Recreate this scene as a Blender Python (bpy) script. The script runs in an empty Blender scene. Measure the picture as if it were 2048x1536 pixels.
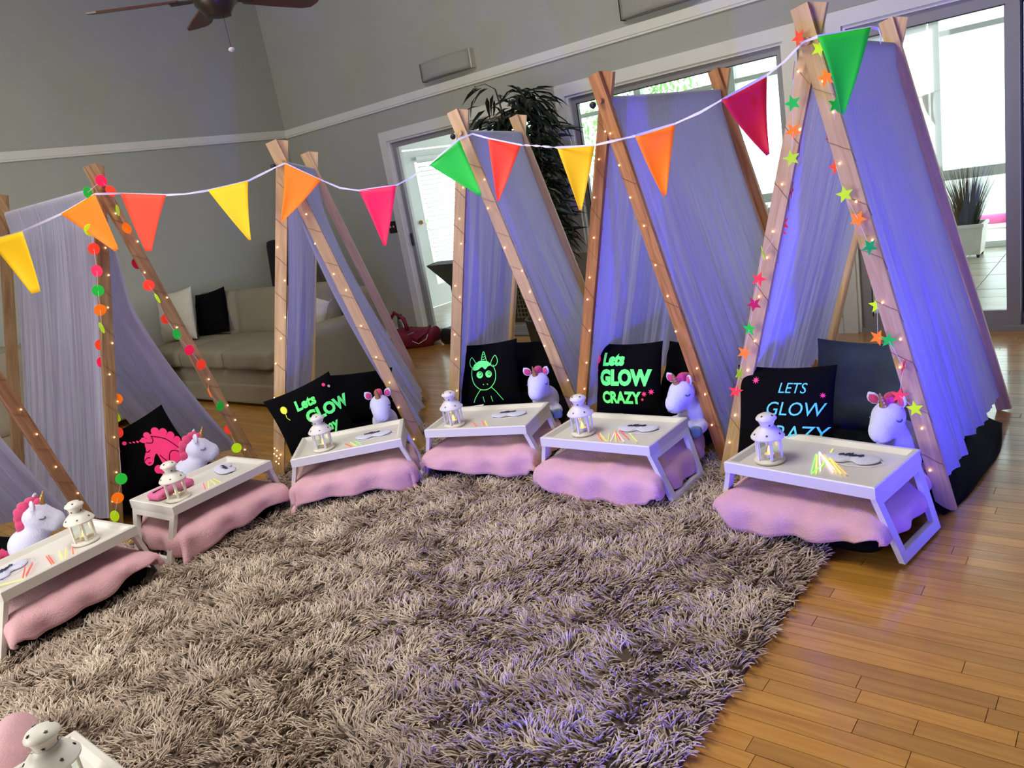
import bpy, bmesh, math, random
import numpy as np
from mathutils import Vector, Matrix, noise as mnoise
random.seed(7); RNG = np.random.default_rng(7)
PI = math.pi
sc = bpy.context.scene
COL = sc.collection

# ------------------------------------------------------------------ camera
cam_d = bpy.data.cameras.new('camera'); cam = bpy.data.objects.new('camera', cam_d); COL.objects.link(cam)
cam_d.sensor_width = 36.0; cam_d.lens = 1549.68 / 2048 * 36.0; cam_d.clip_start = 0.05; cam_d.clip_end = 200
yaw, pit, rol = math.radians(-41.2124), math.radians(-14.5396), math.radians(-10.1141)
fw = Vector((math.sin(yaw) * math.cos(pit), math.cos(yaw) * math.cos(pit), math.sin(pit)))
rt = Vector((math.cos(yaw), -math.sin(yaw), 0)); up = rt.cross(fw)
rt2 = rt * math.cos(rol) + up * math.sin(rol); up2 = up * math.cos(rol) - rt * math.sin(rol)
m3 = Matrix((rt2, up2, -fw)).transposed()
cam.matrix_world = Matrix.Translation((0, 0, 1.45)) @ m3.to_4x4()
sc.camera = cam

# ------------------------------------------------------------------ world, lights, exposure
w = bpy.data.worlds.new('world'); sc.world = w; w.use_nodes = True
nt = w.node_tree; bg = nt.nodes['Background']
bg.inputs['Color'].default_value = (0.86, 0.95, 1.0, 1); bg.inputs['Strength'].default_value = 4.2
vs = sc.view_settings; vs.view_transform = 'Standard'; vs.look = 'None'; vs.gamma = 1.0; vs.use_curve_mapping = False
vs.exposure = 0.05
sc.cycles.use_denoising = True
sc.cycles.sample_clamp_indirect = 4.0
sc.cycles.max_bounces = 6; sc.cycles.diffuse_bounces = 3; sc.cycles.adaptive_threshold = 0.02; sc.cycles.transparent_max_bounces = 12

def area_light(name, loc, target, sx, sy, power, color):
    d = bpy.data.lights.new(name, 'AREA'); d.shape = 'RECTANGLE'; d.size = sx; d.size_y = sy
    d.energy = power; d.color = color
    o = bpy.data.objects.new(name, d); COL.objects.link(o); o.location = loc
    o.rotation_euler = (Vector(target) - Vector(loc)).to_track_quat('-Z', 'Y').to_euler()
    return o
# daylight: an added overhead area light (the ceiling has no opening) and a tall window in the wall behind the camera
area_light('overhead_fill', (-2.6, 1.3, 4.25), (-2.4, 1.6, 0.0), 2.4, 1.8, 148, (1.0, 0.975, 0.91))
area_light('window_daylight', (-3.6, -2.44, 1.55), (-5.2, 2.6, 1.6), 2.0, 1.9, 92, (1.0, 0.97, 0.90))

# ------------------------------------------------------------------ helpers
def S(r, g, b):
    f = lambda c: (c / 255 / 12.92) if c / 255 <= 0.04045 else ((c / 255 + 0.055) / 1.055) ** 2.4
    return (f(r), f(g), f(b), 1.0)

def mat(name, color, rough=0.6, metal=0.0, var=None, bump=None, glow=0.0, glow_col=None, spec=0.5, coat=0.0, stretch=None, col2=None, trans=0.0, sheen=0.0):
    m = bpy.data.materials.new(name); m.use_nodes = True
    t = m.node_tree; N = t.nodes; L = t.links; b = N['Principled BSDF']
    b.inputs['Roughness'].default_value = rough; b.inputs['Metallic'].default_value = metal
    b.inputs['Specular IOR Level'].default_value = spec; b.inputs['Coat Weight'].default_value = coat
    b.inputs['Sheen Weight'].default_value = sheen
    b.inputs['Base Color'].default_value = color
    tc = N.new('ShaderNodeTexCoord'); mp = N.new('ShaderNodeMapping'); L.new(tc.outputs['Object'], mp.inputs['Vector'])
    if stretch: mp.inputs['Scale'].default_value = stretch
    if var:
        n = N.new('ShaderNodeTexNoise'); n.inputs['Scale'].default_value = var[0]; n.inputs['Detail'].default_value = 4
        L.new(mp.outputs['Vector'], n.inputs['Vector'])
        mx = N.new('ShaderNodeMix'); mx.data_type = 'RGBA'
        rmp = N.new('ShaderNodeMapRange'); rmp.inputs['From Min'].default_value = 0.3; rmp.inputs['From Max'].default_value = 0.7
        L.new(n.outputs['Fac'], rmp.inputs['Value']); L.new(rmp.outputs['Result'], mx.inputs['Factor'])
        c2 = col2 or tuple(max(0, c * (1 - var[1])) for c in color[:3]) + (1,)
        mx.inputs['A'].default_value = color; mx.inputs['B'].default_value = c2
        L.new(mx.outputs['Result'], b.inputs['Base Color'])
    if bump:
        n2 = N.new('ShaderNodeTexNoise'); n2.inputs['Scale'].default_value = bump[0]; n2.inputs['Detail'].default_value = 5
        L.new(mp.outputs['Vector'], n2.inputs['Vector'])
        bp = N.new('ShaderNodeBump'); bp.inputs['Strength'].default_value = bump[1]; bp.inputs['Distance'].default_value = 0.01
        L.new(n2.outputs['Fac'], bp.inputs['Height']); L.new(bp.outputs['Normal'], b.inputs['Normal'])
    if glow:
        b.inputs['Emission Color'].default_value = glow_col or color; b.inputs['Emission Strength'].default_value = glow
    if trans:
        tr = N.new('ShaderNodeBsdfTranslucent'); tr.inputs['Color'].default_value = color
        ms = N.new('ShaderNodeMixShader'); ms.inputs['Fac'].default_value = trans
        out = N['Material Output']; L.new(b.outputs['BSDF'], ms.inputs[1]); L.new(tr.outputs['BSDF'], ms.inputs[2]); L.new(ms.outputs['Shader'], out.inputs['Surface'])
    return m

def rot_z(a): return np.array([[math.cos(a), -math.sin(a), 0], [math.sin(a), math.cos(a), 0], [0, 0, 1.0]])
def rot_x(a): return np.array([[1, 0, 0], [0, math.cos(a), -math.sin(a)], [0, math.sin(a), math.cos(a)]])
def rot_y(a): return np.array([[math.cos(a), 0, math.sin(a)], [0, 1, 0], [-math.sin(a), 0, math.cos(a)]])

class MB:
    def __init__(s): s.v = []; s.f = []; s.n = 0
    def add(s, v, f):
        v = np.asarray(v, float); s.v.append(v); s.f += [tuple(i + s.n for i in q) for q in f]; s.n += len(v); return s
    def box(s, c, d, R=None):
        p = np.array([[x, y, z] for x in (-.5, .5) for y in (-.5, .5) for z in (-.5, .5)]) * np.array(d)
        if R is not None: p = p @ R.T
        return s.add(p + np.array(c), [(0, 1, 3, 2), (4, 6, 7, 5), (0, 4, 5, 1), (2, 3, 7, 6), (0, 2, 6, 4), (1, 5, 7, 3)])
    def bb(s, lo, hi):
        lo = np.array(lo, float); hi = np.array(hi, float); return s.box((lo + hi) / 2, hi - lo)
    def bar(s, p0, p1, wd, th, side):   # wd along 'side'-ish direction, th along the other normal
        p0 = np.array(p0, float); p1 = np.array(p1, float); a = p1 - p0; L = np.linalg.norm(a); a /= L
        sd = np.array(side, float); sd -= a * (sd @ a); sd /= np.linalg.norm(sd); n = np.cross(a, sd)
        R = np.array([sd, n, a]).T
        return s.box((p0 + p1) / 2, (wd, th, L), R)
    def tube(s, path, r, seg=8, caps=True, closed=False):
        P = np.array(path, float); k = len(P)
        rr = np.full(k, r) if np.isscalar(r) else np.array(r, float)
        T = np.gradient(P, axis=0)
        if closed: T = np.roll(P, -1, 0) - np.roll(P, 1, 0)
        T /= (np.linalg.norm(T, axis=1)[:, None] + 1e-12)
        n = np.array([0, 0, 1.0]) if abs(T[0][2]) < .9 else np.array([1.0, 0, 0])
        V = []
        for i in range(k):
            n = n - T[i] * (n @ T[i]); n /= np.linalg.norm(n) + 1e-12; b = np.cross(T[i], n)
            for j in range(seg):
                a = 2 * PI * j / seg; V.append(P[i] + rr[i] * (math.cos(a) * n + math.sin(a) * b))
        F = []
        for i in range(k if closed else k - 1):
            for j in range(seg):
                i2 = (i + 1) % k; F.append((i * seg + j, i * seg + (j + 1) % seg, i2 * seg + (j + 1) % seg, i2 * seg + j))
        if caps and not closed: F += [tuple(range(seg))[::-1], tuple((k - 1) * seg + j for j in range(seg))]
        return s.add(V, F)
    def lathe(s, prof, seg=20, c=(0, 0, 0), R=None, a0=0.0):
        V = []; F = []; k = len(prof)
        for r, z in prof:
            for j in range(seg):
                a = a0 + 2 * PI * j / seg; V.append((r * math.cos(a), r * math.sin(a), z))
        for i in range(k - 1):
            for j in range(seg): F.append((i * seg + j, i * seg + (j + 1) % seg, (i + 1) * seg + (j + 1) % seg, (i + 1) * seg + j))
        F += [tuple(range(seg))[::-1], tuple((k - 1) * seg + j for j in range(seg))]
        V = np.array(V)
        if R is not None: V = V @ np.array(R).T
        return s.add(V + np.array(c), F)
    def rbox(s, c, d, r, n=5, R=None, puff=0.0, wob=0.0, seed=0):
        d = np.array(d, float) / 2; inner = np.maximum(d - r, 1e-4)
        V = {}; vl = []; F = []
        def vid(p):
            k = tuple(np.round(p, 5))
            if k not in V: V[k] = len(vl); vl.append(p)
            return V[k]
        g = np.linspace(-1, 1, n + 1); g = np.sign(g) * np.abs(g) ** 0.75
        for ax in range(3):
            for sg in (-1, 1):
                o1, o2 = [(1, 2), (2, 0), (0, 1)][ax]
                for i in range(n):
                    for j in range(n):
                        q = []
                        for (a, b) in ((i, j), (i + 1, j), (i + 1, j + 1), (i, j + 1)):
                            p = np.zeros(3); p[ax] = sg; p[o1] = g[a]; p[o2] = g[b]; q.append(vid(p))
                        F.append(tuple(q) if sg > 0 else tuple(q[::-1]))
        P = np.array(vl); Q = P * d
        C = np.clip(Q, -inner, inner); D = Q - C; L = np.linalg.norm(D, axis=1)[:, None]
        Q = C + D / np.maximum(L, 1e-9) * np.minimum(r, np.maximum(L, 0)) * np.where(L > 1e-9, 1, 0)
        if puff:
            ax = int(np.argmin(d)); oth = [k for k in range(3) if k != ax]
            e = (1 - P[:, oth[0]] ** 2) * (1 - P[:, oth[1]] ** 2); Q[:, ax] += np.sign(P[:, ax]) * puff * e * (np.abs(P[:, ax]) > .2)
        if wob:
            for i in range(len(Q)):
                Q[i] += wob * np.array(mnoise.noise_vector(Vector(Q[i] * 6) + Vector((seed * 7.1, 0, 0))))
        if R is not None: Q = Q @ np.array(R).T
        return s.add(Q + np.array(c), F)
    def grid(s, fn, nu, nv):
        V = [fn(i / (nu - 1), j / (nv - 1)) for i in range(nu) for j in range(nv)]
        return s.add(V, [(i * nv + j, (i + 1) * nv + j, (i + 1) * nv + j + 1, i * nv + j + 1) for i in range(nu - 1) for j in range(nv - 1)])
    def prism(s, outline, y0, y1, R=None, c=(0, 0, 0)):     # outline in x,z ; thickness along y
        k = len(outline); V = np.array([(x, y0, z) for x, z in outline] + [(x, y1, z) for x, z in outline], float)
        if R is not None: V = V @ np.array(R).T
        F = [tuple(range(k)), tuple(range(2 * k - 1, k - 1, -1))] + [(i, i + k, (i + 1) % k + k, (i + 1) % k) for i in range(k)]
        return s.add(V + np.array(c), F)
    def mesh(s, name, m, smooth=False, fix=True):
        me = bpy.data.meshes.new(name); me.from_pydata(np.concatenate(s.v).tolist(), [], s.f)
        if m: me.materials.append(m)
        if fix:
            bm = bmesh.new(); bm.from_mesh(me); bmesh.ops.recalc_face_normals(bm, faces=bm.faces); bm.to_mesh(me); bm.free()
        if smooth:
            me.polygons.foreach_set('use_smooth', [True] * len(me.polygons))
            if smooth != 'all': me.set_sharp_from_angle(angle=math.radians(38))
        me.update(); return me
    def build(s, name, m, parent=None, smooth=False, loc=(0, 0, 0), rot=(0, 0, 0), fix=True):
        return place(s.mesh(name, m, smooth, fix), name, parent, loc, rot)

def place(me, name, parent=None, loc=(0, 0, 0), rot=(0, 0, 0), scale=(1, 1, 1)):
    o = bpy.data.objects.new(name, me); COL.objects.link(o); o.location = loc; o.rotation_euler = rot; o.scale = scale
    if parent: o.parent = parent
    return o
def tag(o, label, cat, group=None):
    o['label'] = label; o['category'] = cat
    if group: o['group'] = group
    return o
def thing(name, label, cat, loc=(0, 0, 0), rz=0.0, group=None, rot=None):
    o = bpy.data.objects.new(name, None); COL.objects.link(o); o.location = loc; o.rotation_euler = rot or (0, 0, rz); o.empty_display_size = 0.05
    return tag(o, label, cat, group)
def struct(o): o['kind'] = 'structure'; return o
def stuff(o): o['kind'] = 'stuff'; return o
def copy_tree(o, parent=None):
    c = o.copy(); COL.objects.link(c); c.parent = parent
    for ch in o.children: copy_tree(ch, c)
    return c

# ------------------------------------------------------------------ materials
M = {}
M['wall'] = mat('wall_paint', S(176, 177, 166), 0.75, var=(2.0, .05), bump=(160, .08))
M['trim'] = mat('trim_paint', S(232, 231, 220), 0.45, var=(3, .06))
M['frame_grey'] = mat('aluminium_frame', S(150, 148, 146), 0.4, var=(5, .08))
M['frame_dark'] = mat('door_track', S(40, 40, 42), 0.5, var=(9, .2))
M['ceiling'] = mat('ceiling_paint', S(205, 205, 200), 0.8, var=(2, .04))
def wood_mat(name, c1, c2, rough, coat=0.0, along='x'):
    m = bpy.data.materials.new(name); m.use_nodes = True; t = m.node_tree; N = t.nodes; L = t.links; b = N['Principled BSDF']
    tc = N.new('ShaderNodeTexCoord'); mp = N.new('ShaderNodeMapping'); L.new(tc.outputs['Object'], mp.inputs['Vector'])
    mp.inputs['Scale'].default_value = {'x': (1.2, 16, 16), 'z': (16, 16, 1.2)}[along]
    oi = N.new('ShaderNodeObjectInfo'); ad = N.new('ShaderNodeVectorMath'); ad.operation = 'ADD'
    cmb = N.new('ShaderNodeCombineXYZ'); mul = N.new('ShaderNodeMath'); mul.operation = 'MULTIPLY'; mul.inputs[1].default_value = 37.0
    L.new(oi.outputs['Random'], mul.inputs[0]); L.new(mul.outputs[0], cmb.inputs['X']); L.new(mul.outputs[0], cmb.inputs['Y'])
    L.new(mp.outputs['Vector'], ad.inputs[0]); L.new(cmb.outputs[0], ad.inputs[1])
    n = N.new('ShaderNodeTexNoise'); n.inputs['Scale'].default_value = 2.2; n.inputs['Detail'].default_value = 6; n.inputs['Distortion'].default_value = 1.2
    L.new(ad.outputs[0], n.inputs['Vector'])
    cr = N.new('ShaderNodeValToRGB'); cr.color_ramp.elements[0].position = .3; cr.color_ramp.elements[0].color = c2; cr.color_ramp.elements[1].position = .68; cr.color_ramp.elements[1].color = c1
    L.new(n.outputs['Fac'], cr.inputs['Fac'])
    hs = N.new('ShaderNodeHueSaturation'); mr = N.new('ShaderNodeMapRange'); mr.inputs['To Min'].default_value = .80; mr.inputs['To Max'].default_value = 1.15
    L.new(oi.outputs['Random'], mr.inputs['Value']); L.new(mr.outputs['Result'], hs.inputs['Value']); L.new(cr.outputs['Color'], hs.inputs['Color'])
    L.new(hs.outputs['Color'], b.inputs['Base Color']); b.inputs['Roughness'].default_value = rough; b.inputs['Coat Weight'].default_value = coat; b.inputs['Coat Roughness'].default_value = .10
    bp = N.new('ShaderNodeBump'); bp.inputs['Strength'].default_value = .06; bp.inputs['Distance'].default_value = .004
    L.new(n.outputs['Fac'], bp.inputs['Height']); L.new(bp.outputs['Normal'], b.inputs['Normal'])
    return m
M['oak'] = wood_mat('oak_strip', S(206, 150, 66), S(180, 122, 42), .34, .9)
M['gap'] = mat('floor_gap', S(62, 40, 20), .7, var=(20, .3))
M['cloth'] = None
M['black_cloth'] = mat('black_cloth', S(5, 5, 7), .9, var=(14, .25), bump=(60, .25), spec=.12)
M['dark_cloth'] = mat('charcoal_cloth', S(66, 80, 84), .85, var=(9, .3), bump=(30, .3))
M['pink'] = mat('pink_fleece', S(233, 178, 186), .9, var=(11, .14), bump=(180, .45), sheen=.35)
M['white_paint'] = mat('white_tray_paint', S(226, 221, 213), .38, var=(6, .05))
M['lantern'] = mat('lantern_enamel', S(232, 226, 216), .42, var=(18, .06))
M['black'] = mat('black_plastic', S(16, 16, 17), .5, var=(9, .2))
M['wax'] = mat('tealight_wax', S(238, 230, 214), .5, var=(25, .06))
M['flame'] = mat('tealight_flame', S(255, 196, 90), .5, glow=5.5, glow_col=S(255, 190, 80))
M['plush'] = mat('plush_uv_tint', (.76, .76, .98, 1), .95, var=(9, .05), bump=(260, .5), sheen=.4)  # blue boost in the base colour stands in for ultraviolet glow
M['gold'] = mat('gold_horn', S(196, 150, 92), .35, .6, var=(12, .2))
M['plush_pink'] = mat('pink_plush', S(232, 72, 128), .9, var=(20, .2), bump=(220, .5), sheen=.3)
M['plush_grey'] = mat('grey_plush', S(120, 150, 165), .9, var=(15, .2), bump=(220, .4))
M['eye'] = mat('embroidered_eye', S(92, 102, 120), .8, var=(30, .2))
M['sofa'] = mat('taupe_upholstery', S(150, 140, 120), .9, var=(4, .12), bump=(120, .3))
M['throw_white'] = mat('cream_cushion', S(214, 208, 192), .9, var=(6, .1), bump=(70, .35))
M['leaf'] = mat('dark_leaf', S(30, 44, 26), .45, var=(4, .5))
M['leaf_green'] = mat('green_leaf', S(150, 186, 120), .5, var=(5, .3), trans=.5)
M['bark'] = mat('bamboo_stem', S(66, 56, 40), .7, var=(14, .4))
M['pot_white'] = mat('white_planter', S(226, 222, 214), .5, var=(8, .05))
M['wicker'] = mat('brown_wicker', S(74, 62, 52), .6, var=(60, .5), bump=(140, .8))
M['tile'] = mat('patio_tile', S(196, 182, 166), .28, var=(3, .2), bump=(14, .2))
M['maroon'] = mat('maroon_nylon', S(134, 18, 52), .55, var=(12, .4), bump=(25, .4))
M['fan'] = mat('fan_blade', S(84, 46, 34), .4, var=(7, .3))
M['bronze'] = mat('fan_bronze', S(70, 62, 54), .35, .8, var=(12, .2))
M['speaker'] = mat('speaker_cloth', S(168, 168, 158), .8, var=(90, .12), bump=(300, .3))
M['ribbon'] = mat('white_ribbon', S(226, 222, 240), .6, var=(30, .08), glow=.12, glow_col=S(200, 190, 255))  # faint violet emission added to the ribbon, which is no lamp
M['wire'] = mat('fairy_wire', S(150, 110, 70), .4, .7, var=(30, .2))
M['bulb'] = mat('fairy_bulb', S(255, 226, 180), .3, glow=6, glow_col=S(255, 214, 150))
M['ground'] = mat('patio_concrete', S(214, 210, 200), .8, var=(1.5, .1))
M['hot_pink'] = mat('pink_float', S(255, 96, 176), .4, var=(5, .15))
M['wpost'] = mat('sunroom_frame', S(224, 228, 222), .5, var=(3, .05))
M['print_ink'] = mat('black_print', S(48, 46, 70), .7, var=(30, .2))
glass = bpy.data.materials.new('clear_glass'); glass.use_nodes = True; M['glass'] = glass
_t = glass.node_tree; _n = _t.nodes; _n.remove(_n['Principled BSDF'])
_tr = _n.new('ShaderNodeBsdfTransparent'); _gl = _n.new('ShaderNodeBsdfGlossy'); _gl.inputs['Roughness'].default_value = .03; _fr = _n.new('ShaderNodeValue'); _fr.outputs[0].default_value = .06; _mx = _n.new('ShaderNodeMixShader')
_tr.inputs['Color'].default_value = (.95, .985, .975, 1)
_t.links.new(_fr.outputs[0], _mx.inputs[0]); _t.links.new(_tr.outputs[0], _mx.inputs[1]); _t.links.new(_gl.outputs[0], _mx.inputs[2]); _t.links.new(_mx.outputs[0], _n['Material Output'].inputs['Surface'])
# fluorescent paper and ink: it gives off light under the ultraviolet lamps
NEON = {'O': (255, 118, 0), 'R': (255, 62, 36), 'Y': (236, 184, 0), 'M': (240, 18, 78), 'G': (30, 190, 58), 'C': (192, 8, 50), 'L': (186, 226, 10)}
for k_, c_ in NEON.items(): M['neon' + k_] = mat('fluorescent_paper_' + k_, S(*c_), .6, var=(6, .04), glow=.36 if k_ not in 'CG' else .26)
M['ink_green'] = mat('fluorescent_ink_green', S(96, 232, 122), .6, var=(30, .06), glow=.45)
M['ink_teal'] = mat('fluorescent_ink_teal', S(86, 196, 214), .6, var=(30, .06), glow=.35)
M['ink_pink'] = mat('fluorescent_ink_pink', S(246, 54, 122), .6, var=(30, .06), glow=.38)
M['ink_yellow'] = mat('fluorescent_ink_yellow', S(226, 226, 60), .6, var=(30, .06), glow=.3)
GLOWC = {'r': (255, 96, 80), 'y': (236, 240, 110), 'g': (150, 250, 120), 'w': (255, 236, 244), 'o': (255, 190, 90)}
for k_, c_ in GLOWC.items(): M['stick' + k_] = mat('glow_stick_' + k_, S(*c_), .3, var=(40, .05), glow=.35)
for k_, c_ in GLOWC.items(): M['lit' + k_] = mat('lit_glow_stick_' + k_, S(*c_), .3, var=(40, .05), glow=.75)

# ------------------------------------------------------------------ room shell
YB, XL, XR, YF, ZC = 5.63, -7.61, 3.2, -2.6, 4.3
TH = 0.15
def wall_with_holes(name, x0, x1, z0, z1, holes, y0, y1):
    mb = MB(); xs = sorted(set([x0, x1] + [h[i] for h in holes for i in (0, 1)]))
    for a, b in zip(xs[:-1], xs[1:]):
        cuts = sorted((h[2], h[3]) for h in holes if h[0] <= a + 1e-6 and h[1] >= b - 1e-6); z = z0
        for c0, c1 in cuts:
            if c0 > z + 1e-6: mb.bb((a, y0, z), (b, y1, c0))
            z = c1
        if z < z1 - 1e-6: mb.bb((a, y0, z), (b, y1, z1))
    return struct(mb.build(name, M['wall']))
D1 = (-6.0, -4.17, 0.0, 2.03); W2 = (-3.80, -2.0, 0.78, 2.03); D3 = (-1.62, 1.25, 0.0, 2.03)
wall_with_holes('wall_back', XL - TH, XR + TH, 0, ZC, [D1, W2, D3], YB, YB + TH)
wl = struct(MB().bb((XL - TH, YF - TH, 0), (XL, YB, ZC)).build('wall_left', M['wall']))
struct(MB().bb((XR, YF - TH, 0), (XR + TH, YB, ZC)).build('wall_right', M['wall']))
wall_with_holes('wall_front', XL, XR, 0, ZC, [(-4.7, -2.5, .5, 2.6)], YF - TH, YF)
struct(MB().bb((XL - TH, YF - TH, ZC), (XR + TH, YB + TH, ZC + .12)).build('ceiling', M['ceiling']))
tr1 = MB().bb((XL, YF, 2.328), (XL + .022, YB, 2.412)).bb((XL, YF, 2.345), (XL + .03, YB, 2.395)); struct(tr1.build('trim_1', M['trim']))
tr2 = MB().bb((XL + .022, YB - .022, 2.322), (XR, YB, 2.408)).bb((XL + .03, YB - .03, 2.34), (XR, YB - .022, 2.39)); struct(tr2.build('trim_2', M['trim']))
struct(MB().bb((XL, YF, 0), (XL + .016, YB, .11)).build('baseboard_left', M['trim']))
bbk = MB()
for a, b in ((XL + .016, -6.1), (-4.07, -1.72), (1.35, XR)): bbk.bb((a, YB - .016, 0), (b, YB, .11))
struct(bbk.build('baseboard_back', M['trim']))

def casing(parent, h, wd=.095, sill=False):       # painted casing boards around an opening, each a part
    x0, x1, z0, z1 = h; y0, y1 = YB - .022, YB + .004
    MB().bb((x0 - wd, y0, z1), (x1 + wd, y1, z1 + wd)).build('head_casing', M['trim'], parent)
    for a, b in ((x0 - wd, x0), (x1, x1 + wd)): MB().bb((a, y0, z0), (b, y1, z1)).build('side_casing', M['trim'], parent)
    j = MB(); t = .02
    j.bb((x0, YB, z0), (x0 + t, YB + TH, z1)).bb((x1 - t, YB, z0), (x1, YB + TH, z1)).bb((x0 + t, YB, z1 - t), (x1 - t, YB + TH, z1)); j.build('jamb', M['trim'], parent)
    if sill: MB().bb((x0 - wd, YB - .06, z0 - .03), (x1 + wd, YB + .1, z0)).build('sill', M['trim'], parent)
def sash(parent, x0, x1, z0, z1, y, fw=.06, m='frame_grey', pane=True, dark=True):
    f = MB(); d = .018
    f.bb((x0, y - d, z0), (x0 + fw, y + d, z1)).bb((x1 - fw, y - d, z0), (x1, y + d, z1)).bb((x0 + fw, y - d, z0), (x1 - fw, y + d, z0 + fw * 1.3)).bb((x0 + fw, y - d, z1 - fw), (x1 - fw, y + d, z1))
    o = f.build('sash_frame', M[m], parent)
    if pane: MB().bb((x0 + fw, y - .003, z0 + fw * 1.3), (x1 - fw, y + .003, z1 - fw)).build('pane', M['glass'], o)
    if dark:
        e = MB(); q = .008
        e.bb((x0 + fw - q, y - d - .002, z1 - fw - q), (x1 - fw + q, y - d + .004, z1 - fw)).bb((x0 + fw - q, y - d - .002, z0 + fw), (x0 + fw, y - d + .004, z1 - fw))
        e.build('gasket', M['frame_dark'], o)
d1 = struct(bpy.data.objects.new('door_1', None)); COL.objects.link(d1)
casing(d1, D1); sash(d1, -5.98, -5.05, .02, 2.01, YB + .05, .05, pane=False, dark=False)
MB().bb((-5.98, YB + .03, 0), (-4.19, YB + .12, .02)).build('threshold', M['frame_grey'], d1)
sash(d1, -5.1, -4.19, .02, 2.01, YB + .10, .05)
MB().bb((-5.965, YB + .015, .98), (-5.945, YB + .032, 1.1)).build('latch', M['frame_dark'], d1)
w2 = struct(bpy.data.objects.new('window_2', None)); COL.objects.link(w2)
casing(w2, W2, sill=True); sash(w2, -3.78, -2.02, .79, 2.01, YB + .06, .05)
d3 = struct(bpy.data.objects.new('door_3', None)); COL.objects.link(d3)
casing(d3, D3); sash(d3, -1.60, -.66, .03, 2.01, YB + .05, .075); sash(d3, -.72, .30, .03, 2.01, YB + .10, .075); sash(d3, .25, 1.23, .03, 2.01, YB + .05, .075)
MB().bb((-1.6, YB - .01, 0), (1.23, YB + .13, .03)).build('threshold', M['frame_grey'], d3)

# ------------------------------------------------------------------ oak strip floor: boards as parts
fl = struct(MB().bb((XL, YF, -.06), (XR, YB + TH, -.004)).build('floor', M['gap']))
PW = .0575; rows = []; near = []; rest = MB()
y = YF; r_i = 0
camx = np.array([0, 0, 1.45])
Mrot = np.array([list(rt2), [-c for c in up2], list(fw)])
def project(p):
    v = Mrot @ (np.array(p) - camx)
    return (v[0] / v[2] * 1549.68 + 1024, v[1] / v[2] * 1549.68 + 768) if v[2] > .1 else (-9999, -9999)
boards = []
while y < YB + .02:
    x = XL + random.uniform(-.6, 0)
    while x < XR:
        L = random.choice([.35, .5, .65, .8, 1.0, 1.25]) * random.uniform(.85, 1.15)
        a, b = max(x, XL), min(x + L, XR)
        if b - a > .05: boards.append((a, b, y, min(y + PW, YB + .0)))
        x += L
    y += PW
def seen(bd):    # boards of the open floor beside the rug and behind the tents
    a, b, y0, y1 = bd; cx = (a + b) / 2; best = 0
    for xx in (a, cx, b):
        if -3.9 < xx < -.87 and y0 < 3.2: continue
        px = project((xx, y0, 0)); 
        if 0 < px[0] < 2060 and 0 < px[1] < 1550: best = max(best, 1 / np.linalg.norm(np.array([xx, y0, -1.45])))
    return best
order = sorted(boards, key=seen, reverse=True)
for i, (a, b, y0, y1) in enumerate(order):
    g = .0009
    if i < 300:
        o = MB().bb((-(b - a) / 2 + g, -(y1 - y0) / 2 + g, -.004), ((b - a) / 2 - g, (y1 - y0) / 2 - g, random.uniform(-.0003, .0003))).build('board', M['oak'], fl, loc=((a + b) / 2, (y0 + y1) / 2, 0), fix=False)
    else: rest.bb((a + g, y0 + g, -.004), (b - g, y1 - g, 0.0))
M['oak_far'] = M['oak'].copy(); M['oak_far'].name = 'oak_strip_joined'
_t = M['oak_far'].node_tree
_at = _t.nodes.new('ShaderNodeAttribute'); _at.attribute_name = 'rnd'
for l in list(_t.links):
    if l.from_node.type == 'OBJECT_INFO': _t.links.new(_at.outputs['Fac'], l.to_socket)
me = rest.mesh('boards', M['oak_far'], fix=False)
at_ = me.attributes.new('rnd', 'FLOAT', 'POINT'); at_.data.foreach_set('value', np.repeat(RNG.random(len(me.vertices) // 8), 8).astype(np.float32))
stuff(place(me, 'board_field', fl))

# ------------------------------------------------------------------ sunroom and garden beyond the glass
SY0, SY1, SX0, SX1 = YB + TH, 9.0, -7.45, 3.2
sf = struct(MB().bb((SX0, SY0, -.10), (SX1, SY1 + .1, -.022)).build('floor_sunroom', M['gap']))
tm = MB().bb((-.148, -.143, -.02), (.148, .143, 0)).mesh('tile', M['tile'])
tr_ = MB(); yy = SY0 + .15; tl = []
while yy < SY1:
    xx = -7.3
    while xx < SX1: tl.append((xx, yy)); xx += .302
    yy += .292
tl.sort(key=lambda q: 0 if -2.2 < q[0] < .3 else 1)
for i, (a, b) in enumerate(tl):
    if i < 90: place(tm, 'tile', sf, (a, b, -.002 + random.uniform(-.0008, .0008)))
    else: tr_.box((a, b, -.012), (.296, .286, .02))
stuff(tr_.build('tile_field', M['tile'], sf))
struct(MB().bb((SX0, SY0, 2.45), (SX1, SY1 + .3, 2.53)).build('ceiling_sunroom', M['wpost']))
# far window wall: low kick board, mid rail, transom, posts, panes
fwn = struct(bpy.data.objects.new('window_4', None)); COL.objects.link(fwn)
posts = [-7.4, -6.2, -5.0, -3.8, -2.6, -1.74, -.2, 1.2, 3.15]
for px in posts: MB().bb((px - .045, SY1 - .05, 0), (px + .045, SY1 + .05, 2.45)).build('post', M['wpost'], fwn)
for z0, z1, nm in ((0, .06, 'sill_rail'), (.70, .80, 'mid_rail'), (2.06, 2.11, 'transom')):
    for a, b in zip(posts[:-1], posts[1:]): MB().bb((a + .045, SY1 - .035, z0), (b - .045, SY1 + .035, z1)).build(nm, M['wpost'], fwn)
for a, b in zip(posts[:-1], posts[1:]):
    for z0, z1 in ((.06, .70), (.80, 2.06), (2.11, 2.45)): MB().bb((a + .045, SY1 - .003, z0), (b - .045, SY1 + .003, z1)).build('pane', M['glass'], fwn)
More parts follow.
